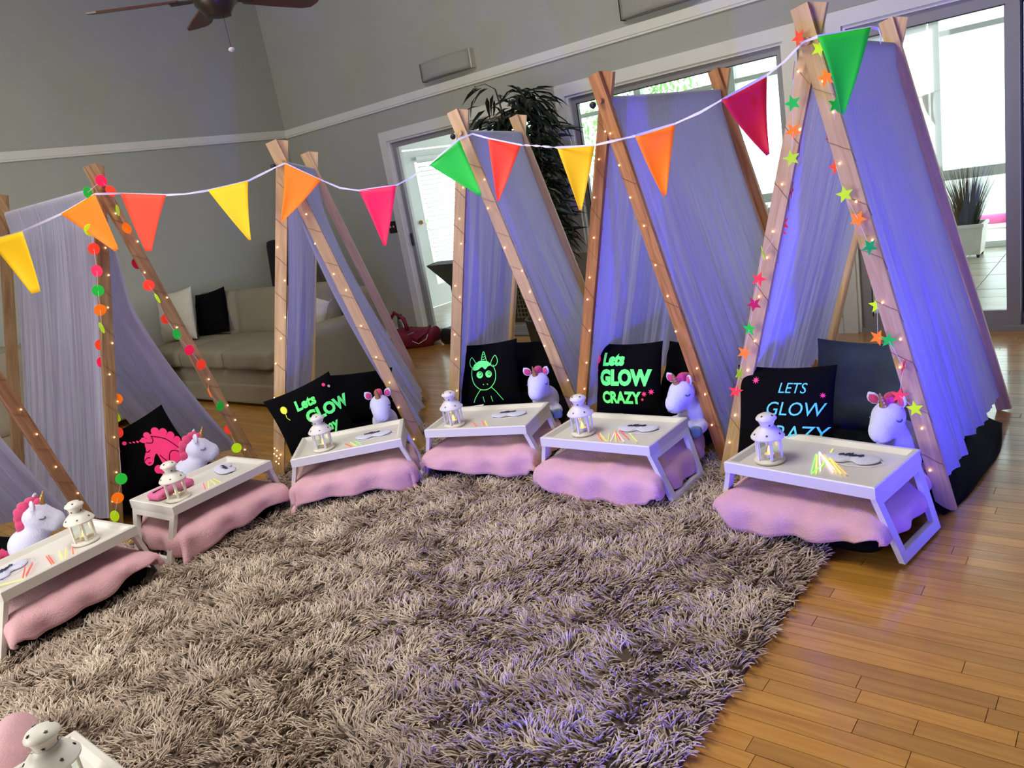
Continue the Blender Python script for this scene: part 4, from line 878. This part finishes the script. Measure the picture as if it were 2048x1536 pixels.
# ------------------------------------------------------------------ unicorn plushes
def plush_body():
    bm = bmesh.new()
    def ell(c, r, R=None):
        g = bmesh.ops.create_icosphere(bm, subdivisions=3, radius=1.0)['verts']
        for v in g:
            p = np.array(v.co) * np.array(r)
            if R is not None: p = np.array(R) @ p
            v.co = Vector(p + np.array(c))
    ell((0, .045, .082), (.075, .085, .082)); ell((0, .0, .13), (.05, .055, .06)); ell((0, -.025, .200), (.060, .066, .062)); ell((0, -.076, .162), (.046, .052, .052), rot_x(.6)); ell((0, -.05, .182), (.053, .056, .056))
    for s_ in (-1, 1): ell((s_ * .052, -.055, .045), (.028, .05, .030), rot_z(s_ * .2)); ell((s_ * .078, -.01, .034), (.030, .065, .032), rot_z(s_ * .35))
    me = bpy.data.meshes.new('plush_tmp'); bm.to_mesh(me); bm.free(); o = bpy.data.objects.new('plush_tmp', me); COL.objects.link(o)
    r_ = o.modifiers.new('r', 'REMESH'); r_.mode = 'VOXEL'; r_.voxel_size = .0075; r_.use_smooth_shade = True
    s_ = o.modifiers.new('s', 'SMOOTH'); s_.factor = .6; s_.iterations = 6
    dg = bpy.context.evaluated_depsgraph_get(); out = bpy.data.meshes.new_from_object(o.evaluated_get(dg)); out.name = 'body'; bpy.data.objects.remove(o)
    out.materials.clear(); out.materials.append(M['plush']); out.polygons.foreach_set('use_smooth', [True] * len(out.polygons)); return out
def make_unicorn():
    t = thing('plush_unicorn', 'x', 'plush toy'); place(plush_body(), 'body', t)
    hp = [(.015 * (1 - q) + .0015 + .0012 * math.sin(q * 30), q * .062) for q in np.linspace(0, 1, 18)]
    MB().lathe(hp, 14, R=rot_x(.42)).build('horn', M['gold'], t, loc=(0, -.052, .252), smooth='all')
    for s_ in (-1, 1):
        e = MB().lathe([(.002, 0), (.017, .012), (.022, .03), (.016, .046), (.003, .058)], 14, R=np.diag([1, .42, 1])).build('ear', M['plush'], t, loc=(s_ * .042, -.018, .242), rot=(.1, s_ * .55, s_ * -.35), smooth='all')
        MB().lathe([(.001, .006), (.0145, .016), (.0175, .03), (.012, .042), (.002, .05)], 12, c=(0, -.0045, 0), R=np.diag([1, .42, 1])).build('inner_ear', M['plush_pink'], e, smooth='all')
        MB().tube([(s_ * .052, -.062, .203), (s_ * .0555, -.056, .196), (s_ * .0575, -.046, .194), (s_ * .0585, -.036, .200)], .0028, 6).build('eye', M['eye'], t, smooth='all')
        MB().rbox((s_ * .058, -.103, .042), (.05, .022, .050), .018, 5, R=rot_z(s_ * .2)).build('hoof', M['plush_grey'], t, smooth='all')
        MB().rbox((s_ * .097, -.068, .031), (.054, .022, .054), .018, 5, R=rot_z(s_ * .35)).build('hoof', M['plush_grey'], t, smooth='all')
    mb = MB()
    for k, (yy, zz, rr) in enumerate(((-.040, .262, .020), (-.015, .268, .026), (.015, .258, .027), (.036, .236, .027), (.044, .208, .027), (.046, .18, .026), (.05, .155, .022))): mb.rbox((.006 * math.sin(k * 2), yy, zz), (rr * 1.5, rr * 1.9, rr * 1.9), rr * .7, 5)
    mb.build('mane', M['plush_pink'], t, smooth='all')
    MB().tube([(0, .125, .05), (.01, .155, .075), (.0, .175, .06), (-.01, .185, .03)], [.014, .024, .022, .006], 12).build('tail', M['plush_pink'], t, smooth='all')
    MB().tube([(-.012, -.124, .138), (0, -.127, .133), (.012, -.124, .138)], .0012, 5).build('smile', M['eye'], t)
    return t
un0 = make_unicorn()
UNI = {5: (.145, .295, -.1), 4: (.215, .33, -.25), 3: (.20, .32, 0), 2: (.165, .29, 0), 1: (.165, .29, 1.05), 0: (.10, .30, 1.0)}
for k, (i, (lx, ly, yw)) in enumerate(UNI.items()):
    X, Y = on_tray(i, lx, ly); o = un0 if k == 0 else copy_tree(un0); o.location = (X, Y, .166); o.rotation_euler = (0, 0, math.radians(TRAYS[i][2]) + yw); o.scale = (1.0,) * 3
    tag(o, 'white plush unicorn with gold horn ' + WHERE[i], 'plush toy', 'white plush unicorns')

# ------------------------------------------------------------------ living room furniture
def soft(name, c, d, r, m, par, puff=.0, seed=0, R=None, wob=.006): return MB().rbox(c, d, r, 8, R, puff, wob, seed).build(name, m, par, smooth='all')
so = thing('sofa', 'long taupe sofa with loose cushions behind the tents, facing the rug', 'sofa', (-6.3, 3.8, 0))
soft('base', (0, 0, .20), (2.5, .88, .26), .04, M['sofa'], so); soft('valance', (0, -.435, .11), (2.44, .03, .17), .012, M['sofa'], so, wob=.003)
for k in range(3): soft('seat_cushion', (-.88 + .72 * k, -.10, .405), (.712, .78, .17), .055, M['sofa'], so, .02, k)
for k in range(3): soft('back_cushion', (-.88 + .72 * k, .285, .66), (.705, .20, .46), .07, M['sofa'], so, .03, 5 + k, R=rot_x(-.16))
soft('back_frame', (0, .45, .50), (2.5, .12, .62), .05, M['sofa'], so); soft('arm', (1.14, 0, .36), (.22, .90, .52), .07, M['sofa'], so)
for sx_ in (-1.15, 1.15):
    for sy_ in (-.38, .38): MB().lathe([(.02, 0), (.028, .075)], 12).build('foot', M['black'], so, loc=(sx_, sy_, 0))
lv = thing('loveseat', 'short taupe loveseat against the wall behind the dot garland tent', 'sofa', (-7.13, 2.1, 0), -PI / 2)
soft('base', (0, 0, .22), (1.6, .86, .32), .04, M['sofa'], lv)
for k in range(2): soft('seat_cushion', (-.35 + .70 * k, -.08, .43), (.69, .72, .16), .055, M['sofa'], lv, .02, 20 + k); soft('back_cushion', (-.35 + .70 * k, .26, .68), (.68, .2, .42), .07, M['sofa'], lv, .03, 25 + k, R=rot_x(-.16))
soft('back_frame', (0, .40, .55), (1.6, .12, .62), .05, M['sofa'], lv); soft('arm', (.86, 0, .36), (.18, .86, .58), .07, M['sofa'], lv); soft('arm', (-.86, 0, .36), (.18, .86, .58), .07, M['sofa'], lv)
for sx_ in (-.8, .8):
    for sy_ in (-.36, .36): MB().lathe([(.02, 0), (.028, .075)], 12).build('foot', M['black'], lv, loc=(sx_, sy_, 0))
TW = pillow_mesh('throw_pillow', .28, .25, .08, M['throw_white'], 3, .01); TB = pillow_mesh('throw_pillow', .22, .22, .08, M['black_cloth'], 6, .008)
tag(place(TW, 'throw_pillow', None, (-7.29, 3.62, .497), (-.22, -.08, .12)), 'large cream throw pillow with a ruffled edge leaning on the sofa', 'pillow', 'throw pillows on the sofa')
tag(place(TB, 'throw_pillow', None, (-7.05, 3.85, .50), (-.28, -.12, .18)), 'black throw pillow beside the large cream one on the sofa', 'pillow', 'throw pillows on the sofa')
tp_ = thing('throw_pillow', 'small cream throw pillow with a white tag at the sofa arm', 'pillow', (-5.62, 3.86, .505), rot=(-.30, .35, .35), group='throw pillows on the sofa'); place(pillow_mesh('pillow_cover', .19, .17, .07, M['throw_white'], 8, .008), 'pillow_cover', tp_)
MB().bb((.10, -.055, .06), (.145, -.052, .09)).build('tag', M['pot_white'], tp_, rot=(0, .2, 0))
oc = thing('office_chair', 'black high-back office chair behind the sofa by the wall', 'chair', (-7.25, 4.84, 0), .15)
MB().rbox((0, .20, .93), (.58, .10, .68), .045, 8, R=rot_x(-.12), puff=.03).build('backrest', M['black'], oc, smooth='all'); MB().rbox((0, -.05, .50), (.50, .48, .11), .05, 7, puff=.02).build('seat', M['black'], oc, smooth='all')
MB().lathe([(.03, .10), (.03, .30), (.024, .31), (.024, .46)], 14).build('gas_lift', M['black'], oc); MB().bar((0, .13, .48), (0, .22, .70), .09, .02, (1, 0, 0)).build('back_bar', M['black'], oc)
for k in range(5):
    an = k * 2 * PI / 5; c, s_ = math.cos(an), math.sin(an); MB().bar((.02 * c, .02 * s_, .115), (.28 * c, .28 * s_, .075), .04, .028, (-s_, c, 0)).build('base_arm', M['black'], oc); MB().lathe([(.012, -.012), (.028, -.011), (.028, .011), (.012, .012)], 14, R=rot_x(PI / 2)).build('caster', M['black'], oc, loc=(.28 * c, .28 * s_, .028))
for s_ in (-1, 1): MB().tube([(s_ * .25, .12, .52), (s_ * .29, .10, .62), (s_ * .29, .02, .70), (s_ * .29, -.16, .70)], .018, 8).build('armrest', M['black'], oc, smooth='all')
# maroon bag and black bag by the doorway
bgt = thing('duffel_bag', 'crumpled maroon duffel bag with looped straps by the doorway', 'bag', (-5.80, 5.30, 0), .3)
MB().rbox((0, 0, .09), (.44, .28, .18), .07, 9, wob=.035, seed=2).build('bag_body', M['maroon'], bgt, smooth='all')
MB().tube([(-.16, -.06, .14), (-.24, -.08, .28), (-.17, -.06, .37), (-.08, -.05, .30), (-.05, -.06, .15)], .022, 8).build('strap', M['maroon'], bgt, smooth='all'); MB().tube([(.0, -.12, .12), (.10, -.17, .10), (.2, -.13, .16), (.18, -.02, .19)], .016, 8).build('strap', M['maroon'], bgt, smooth='all')
MB().tube([(.03, -.152, .08), (.10, -.165, .05), (.19, -.15, .09), (.2, -.12, .13)], .004, 6).build('zip', M['pot_white'], bgt); MB().tube([(-.05, -.10, .14), (0, -.135, .15), (.04, -.11, .16)], .006, 6).build('buckle', M['frame_grey'], bgt)
o = MB().rbox((0, 0, .075), (.26, .2, .15), .06, 8, wob=.03, seed=8).build('black_bag', M['black'], None, smooth='all', loc=(-5.38, 5.42, 0)); tag(o, 'small slouched black bag next to the maroon duffel', 'bag')
fl_ = thing('steel_flask', 'brushed steel flask standing behind the maroon duffel', 'flask', (-6.06, 5.36, 0)); MB().lathe([(.035, 0), (.038, .01), (.038, .24), (.030, .27)], 18).build('flask_body', mat('brushed_steel', S(190, 194, 194), .3, .9, var=(20, .1)), fl_, smooth=True); MB().lathe([(.026, .27), (.026, .31), (.02, .315)], 16).build('cap', M['black'], fl_, smooth=True)
# light switch, wall speakers
sw = thing('light_switch', 'dark double light switch plate on the wall beside the doorway', 'switch', (-6.18, YB, 1.19)); MB().bb((-.055, -.006, -.06), (.055, 0, .06)).build('plate', M['bronze'], sw)
for s_ in (-.024, .024): MB().bb((s_ - .006, -.016, -.004), (s_ + .006, -.006, .016)).build('toggle', M['throw_white'], sw)
for lx, lb in ((-5.0, 'grey cloth wall speaker above the trim over the open doorway'), (-2.86, 'grey cloth wall speaker above the trim over the wide window')):
    sp = thing('wall_speaker', lb, 'speaker', (lx, YB, 2.53), group='grey wall speakers')
    MB().grid(lambda u, v: ((u - .5) * .60, -.03 - .085 * math.sin(PI * (.08 + .84 * u)) ** .6, (v - .5) * .155), 17, 5).build('grille', M['speaker'], sp, smooth='all', fix=False).modifiers.new('t', 'SOLIDIFY').thickness = .008
    MB().bb((-.30, -.05, -.0775), (.30, 0, .0775)).build('cabinet', M['speaker'], sp)
    for s_ in (-1, 1): MB().bb((s_ * .305 - .008, -.06, -.08), (s_ * .305 + .008, 0, .08)).build('end_cap', M['black'] if s_ < 0 else M['throw_white'], sp)
# ceiling fan
fn = thing('ceiling_fan', 'dark bronze ceiling fan with brown blades and a pull chain', 'ceiling fan', (-3.335, 2.26, 2.46))
MB().lathe([(.02, -.075), (.055, -.07), (.075, -.045), (.095, -.02), (.10, .02), (.095, .06), (.06, .09), (.02, .10)], 28).build('motor', M['bronze'], fn, smooth=True); MB().lathe([(.012, .10), (.012, 1.78), (.05, 1.785), (.06, 1.84)], 14).build('down_rod', M['bronze'], fn, smooth=True)
for k in range(5):
    an = math.radians(-130 + 72 * k); R = rot_z(an)
    ir = MB(); V = np.array([(.09, -.02, 0), (.20, -.03, 0), (.20, .03, 0), (.09, .02, 0), (.09, -.02, .006), (.20, -.03, .006), (.20, .03, .006), (.09, .02, .006)]) @ R.T; ir.add(V, [(0, 3, 2, 1), (4, 5, 6, 7), (0, 1, 5, 4), (1, 2, 6, 5), (2, 3, 7, 6), (3, 0, 4, 7)]); ir.build('blade_iron', M['bronze'], fn)
    ol = [(.16, -.045), (.36, -.060), (.50, -.064), (.545, -.050), (.555, .0), (.545, .050), (.50, .064), (.36, .060), (.16, .045)]
    Rx = R @ rot_x(math.radians(-11)); V = [np.array((a, b, z)) @ Rx.T for z in (.007, .014) for a, b in ol]; n_ = len(ol)
    MB().add(V, [tuple(range(n_))[::-1], tuple(range(n_, 2 * n_))] + [(q, (q + 1) % n_, (q + 1) % n_ + n_, q + n_) for q in range(n_)]).build('blade', M['fan'], fn)
MB().tube([(.03, 0, -.07), (.03, 0, -.215)], .0012, 5).build('pull_chain', M['bronze'], fn); MB().lathe([(.002, -.232), (.013, -.226), (.015, -.22), (.01, -.214), (.002, -.211)], 14, c=(.03, 0, 0)).build('pull_fob', M['throw_white'], fn, smooth=True)
# tall potted tree
tree = thing('potted_tree', 'tall dark artificial bamboo tree in a pot between doorway and window', 'plant', (-3.90, 5.06, 0)); rg = np.random.default_rng(12)
MB().lathe([(.12, 0), (.17, .02), (.2, .30), (.205, .32), (.18, .32), (.16, .28)], 22).build('pot', M['bark'], tree, smooth=True)
lf_me = MB().add([(0, 0, 0), (-.013, .05, .012), (0, .055, .004), (.013, .05, .012), (-.009, .11, .004), (0, .115, -.004), (.009, .11, .004), (0, .17, -.022)], [(0, 2, 1), (0, 3, 2), (1, 2, 5, 4), (2, 3, 6, 5), (4, 5, 7), (5, 6, 7)]).mesh('leaf', M['leaf'], fix=False)
stems = []
for k in range(5):
    a0 = k * 1.257; p = [np.array([.06 * math.cos(a0), .06 * math.sin(a0), .28])]
    for s_ in range(6): p.append(p[-1] + np.array([rg.normal(.0, .02) + .016 * math.cos(a0), rg.normal(-.0, .02) + .012 * math.sin(a0), [.26, .3, .27, .31, .29][k]]))
    MB().tube(p, np.linspace(.013, .006, 7), 7).build('stem', M['bark'], tree, smooth='all'); stems.append(p)
cnt = 0
for k, p in enumerate(stems):
    for s_ in range(11):
        q = .42 + .58 * s_ / 10; f_ = q * 6; i0 = min(5, int(f_)); b0 = p[i0] + (p[i0 + 1] - p[i0]) * (f_ - i0); an = rg.random() * 6.28; rad = rg.uniform(.10, .26); tip = b0 + np.array([rad * math.cos(an), rad * math.sin(an) * .8, rg.uniform(-.02, .10)])
        if b0[1] + rad * math.sin(an) * .8 > .3: tip[1] = .24
        MB().tube([b0, (b0 + tip) / 2 + np.array([0, 0, .03]), tip], [.004, .003, .0015], 5).build('twig', M['bark'], tree)
        for l in range(5):
            c0 = b0 + (tip - b0) * (.35 + .16 * l); place(lf_me, 'leaf', tree, tuple(c0), (rg.uniform(-1.0, .1), rg.normal(0, .4), an - PI / 2 + rg.normal(0, .8)), (rg.uniform(.8, 1.3),) * 3); cnt += 1
mb = MB(); lv_ = np.array([(0, 0, 0), (-.016, .05, .012), (0, .055, .004), (.016, .05, .012), (-.011, .11, .004), (0, .115, -.004), (.011, .11, .004), (0, .18, -.022)])
for k in range(1150):
    p = stems[rg.integers(5)]; f_ = rg.uniform(2.2, 6); i0 = min(5, int(f_)); b0 = p[i0] + (p[i0 + 1] - p[i0]) * (f_ - i0); an = rg.random() * 6.28; rad = rg.uniform(.01, .20); c0 = b0 + np.array([rad * math.cos(an), rad * math.sin(an) * .75, rg.uniform(-.05, .06)]); c0[1] = min(c0[1], .24)
    A = rot_z(an - PI / 2 + rg.normal(0, .7)) @ rot_y(rg.normal(0, .4)) @ rot_x(rg.uniform(-1.1, .1))
    mb.add(lv_ * rg.uniform(.8, 1.3) @ A.T + c0, [(0, 2, 1), (0, 3, 2), (1, 2, 5, 4), (2, 3, 6, 5), (4, 5, 7), (5, 6, 7)])
stuff(mb.build('inner_foliage', M['leaf'], tree, fix=False))
# ------------------------------------------------------------------ things in the sunroom
wk = thing('wicker_sofa', 'dark brown wicker sofa with white cushions in the sunroom doorway', 'sofa', (-5.65, 6.32, 0))
V = [(-.42, .05, 0), (.75, .05, 0), (.80, -.14, .45), (-.52, -.14, .45), (-.62, -.22, .70), (.85, -.22, .70)]
def wbox(lo, hi, name): return MB().bb(lo, hi).build(name, M['wicker'], wk)
MB().add([(-.40, -.10, 0), (.95, -.10, 0), (.95, -.12, .42), (-.40, -.12, .42), (-.62, -.24, .70), (1.05, -.24, .70), (-.40, .0, 0), (.95, .0, 0), (.95, -.02, .42), (-.40, -.02, .42), (-.60, -.08, .72), (1.05, -.08, .72)],
    [(0, 1, 2, 3), (3, 2, 5, 4), (6, 9, 8, 7), (9, 10, 11, 8), (4, 5, 11, 10), (0, 3, 9, 6), (3, 4, 10, 9), (1, 7, 8, 2), (2, 8, 11, 5), (0, 6, 7, 1)]).build('back_panel', M['wicker'], wk)
wbox((-.38, .02, .0), (.93, .70, .30), 'base'); wbox((-.52, -.02, .0), (-.39, .72, .55), 'arm')
MB().rbox((.26, .38, .37), (1.2, .62, .13), .05, 7).build('seat_cushion', M['pot_white'], wk, smooth='all'); MB().rbox((.05, .12, .68), (.55, .14, .42), .06, 7, R=rot_x(.2), puff=.02).build('back_cushion', M['pot_white'], wk, smooth='all'); MB().rbox((-.36, .5, .62), (.36, .14, .36), .05, 7, R=rot_z(1.1), puff=.02).build('back_cushion', M['pot_white'], wk, smooth='all')
lt = MB()
for k in range(9): lt.bar((.48 + .045 * k, -.118, .04), (.48 + .045 * k, -.13, .40), .012, .01, (1, 0, 0))
for k in range(8): lt.bar((.46, -.124, .06 + .045 * k), (.88, -.124, .06 + .045 * k), .01, .012, (0, 0, 1))
lt.build('woven_lattice', mat('pale_wicker', S(140, 124, 98), .6, var=(40, .4)), wk)
def planter(label, loc, w_, h_, rz=0): 
    t = thing('planter', label, 'planter', loc, rz); a1, a2 = w_ * .40, w_ * .5
    V = [(s1 * a, s2 * a, z) for a, z in ((a1, .03), (a2, h_), (a2 * 1.06, h_), (a2 * 1.06, h_ + .03), (a2 * .9, h_ + .03), (a2 * .85, h_ - .03)) for s1, s2 in ((-1, -1), (1, -1), (1, 1), (-1, 1))]
    F = [(r_ * 4 + k, r_ * 4 + (k + 1) % 4, r_ * 4 + 4 + (k + 1) % 4, r_ * 4 + 4 + k) for r_ in range(5) for k in range(4)] + [(0, 1, 2, 3), (20, 21, 22, 23)]
    MB().add(V, F).build('pot', M['pot_white'], t)
    for s1 in (-1, 1):
        for s2 in (-1, 1): MB().lathe([(.012, 0), (.018, .03)], 10).build('foot', M['black'], t, loc=(s1 * a1 * .85, s2 * a1 * .85, 0))
    return t
pg = planter('square white planter full of tall dark grass on the sunroom tiles', (-1.42, 8.52, 0), .30, .29); rg = np.random.default_rng(31)
gm = MB()
for k in range(420):
    an = rg.random() * 6.28; r_ = rg.random() ** .7; L = rg.uniform(.35, .66); sp = .10 + .34 * r_; b0 = np.array([math.cos(an) * .09 * r_, math.sin(an) * .09 * r_, .28]); d = np.array([math.cos(an) * sp * .75, math.sin(an) * sp * .75, 1.0]); d /= np.linalg.norm(d); sd_ = np.cross(d, (0, 0, 1.0)); sd_ /= np.linalg.norm(sd_) + 1e-6; V = []
    for q in (0, .5, 1.0):
        c0 = b0 + d * L * q + np.array([math.cos(an), math.sin(an), 0]) * sp * .25 * L * q * q - np.array([0, 0, .10 * L * q * q * r_]); wd = .004 * (1 - q * .85); V += [c0 - sd_ * wd, c0 + sd_ * wd]
    gm.add(V, [(0, 1, 3, 2), (2, 3, 5, 4)])
stuff(gm.build('grass_blades', M['leaf'], pg, fix=False))
tb = thing('white_bench', 'white slatted bench in the sunroom behind the wide window', 'bench', (-2.28, 6.62, 0))
for k in range(5): MB().bb((-.45, -.22 + .09 * k, .56), (.45, -.14 + .09 * k, .585)).build('slat', M['pot_white'], tb)
for k in range(2): MB().bb((-.45, .24, .66 + .1 * k), (.45, .262, .73 + .1 * k)).build('slat', M['pot_white'], tb)
for s1 in (-.42, .42):
    for s2 in (-.19, .21): MB().bb((s1 - .025, s2 - .025, 0), (s1 + .025, s2 + .025, .56 if s2 < 0 else .86)).build('leg', M['pot_white'], tb)
ag = thing('potted_agave', 'small spiky green plant in a white pot on the bench', 'plant', (-2.32, 6.55, .585)); MB().lathe([(.05, 0), (.075, .10), (.08, .105), (.065, .105)], 18).build('pot', M['pot_white'], ag, smooth=True)
ab = MB().add([(-.014, 0, 0), (.014, 0, 0), (.012, .05, .16), (-.012, .05, .16), (0, .13, .34)], [(0, 1, 2, 3), (3, 2, 4)]).mesh('leaf', M['leaf_green'], fix=False)
for k in range(11): place(ab, 'leaf', ag, (0, 0, .10), (.15 * math.sin(k * 2.4), 0, k * 2.4))
# ------------------------------------------------------------------ ultraviolet floodlights out on the floor
def uv_lamp(label, loc, target, power, ang, rz):
    t = thing('blacklight', label, 'floodlight', loc, rz, 'ultraviolet floodlights')
    MB().rbox((0, 0, .24), (.24, .07, .17), .012, 4).build('housing', M['black'], t, smooth=True); MB().tube([(-.14, 0, .24), (-.14, 0, .02), (.14, 0, .02), (.14, 0, .24)], .009, 8).build('bracket', M['black'], t)
    MB().bb((-.10, .035, .17), (.10, .038, .31)).build('lens', mat('violet_lens', S(120, 90, 255), .2, var=(9, .1), glow=2.0, glow_col=S(110, 80, 255)), t)
    d = bpy.data.lights.new('blacklight_beam', 'SPOT'); d.energy = power; d.color = (.05, .045, 1.0); d.spot_size = math.radians(ang); d.spot_blend = .9; d.shadow_soft_size = .06
    o = bpy.data.objects.new('blacklight_beam', d); COL.objects.link(o); q = (Vector(target) - (Vector(loc) + Vector((0, 0, .24)))); fwd = Vector((math.sin(-rz), math.cos(-rz), 0))
    o.parent = t; R_ = Matrix.Rotation(-rz, 3, 'Z'); o.location = (0, .05, .24); o.rotation_euler = (R_ @ q).to_track_quat('-Z', 'Y').to_euler()
uv_lamp('small black ultraviolet floodlight on the oak floor right of the rug', (.70, 1.7, 0), (-1.0, 3.4, 1.35), 350, 84, math.radians(45))
uv_lamp('small black ultraviolet floodlight on the floor by the near end of the rug', (-.30, .25, 0), (-2.6, 3.2, 1.45), 290, 74, math.radians(38))
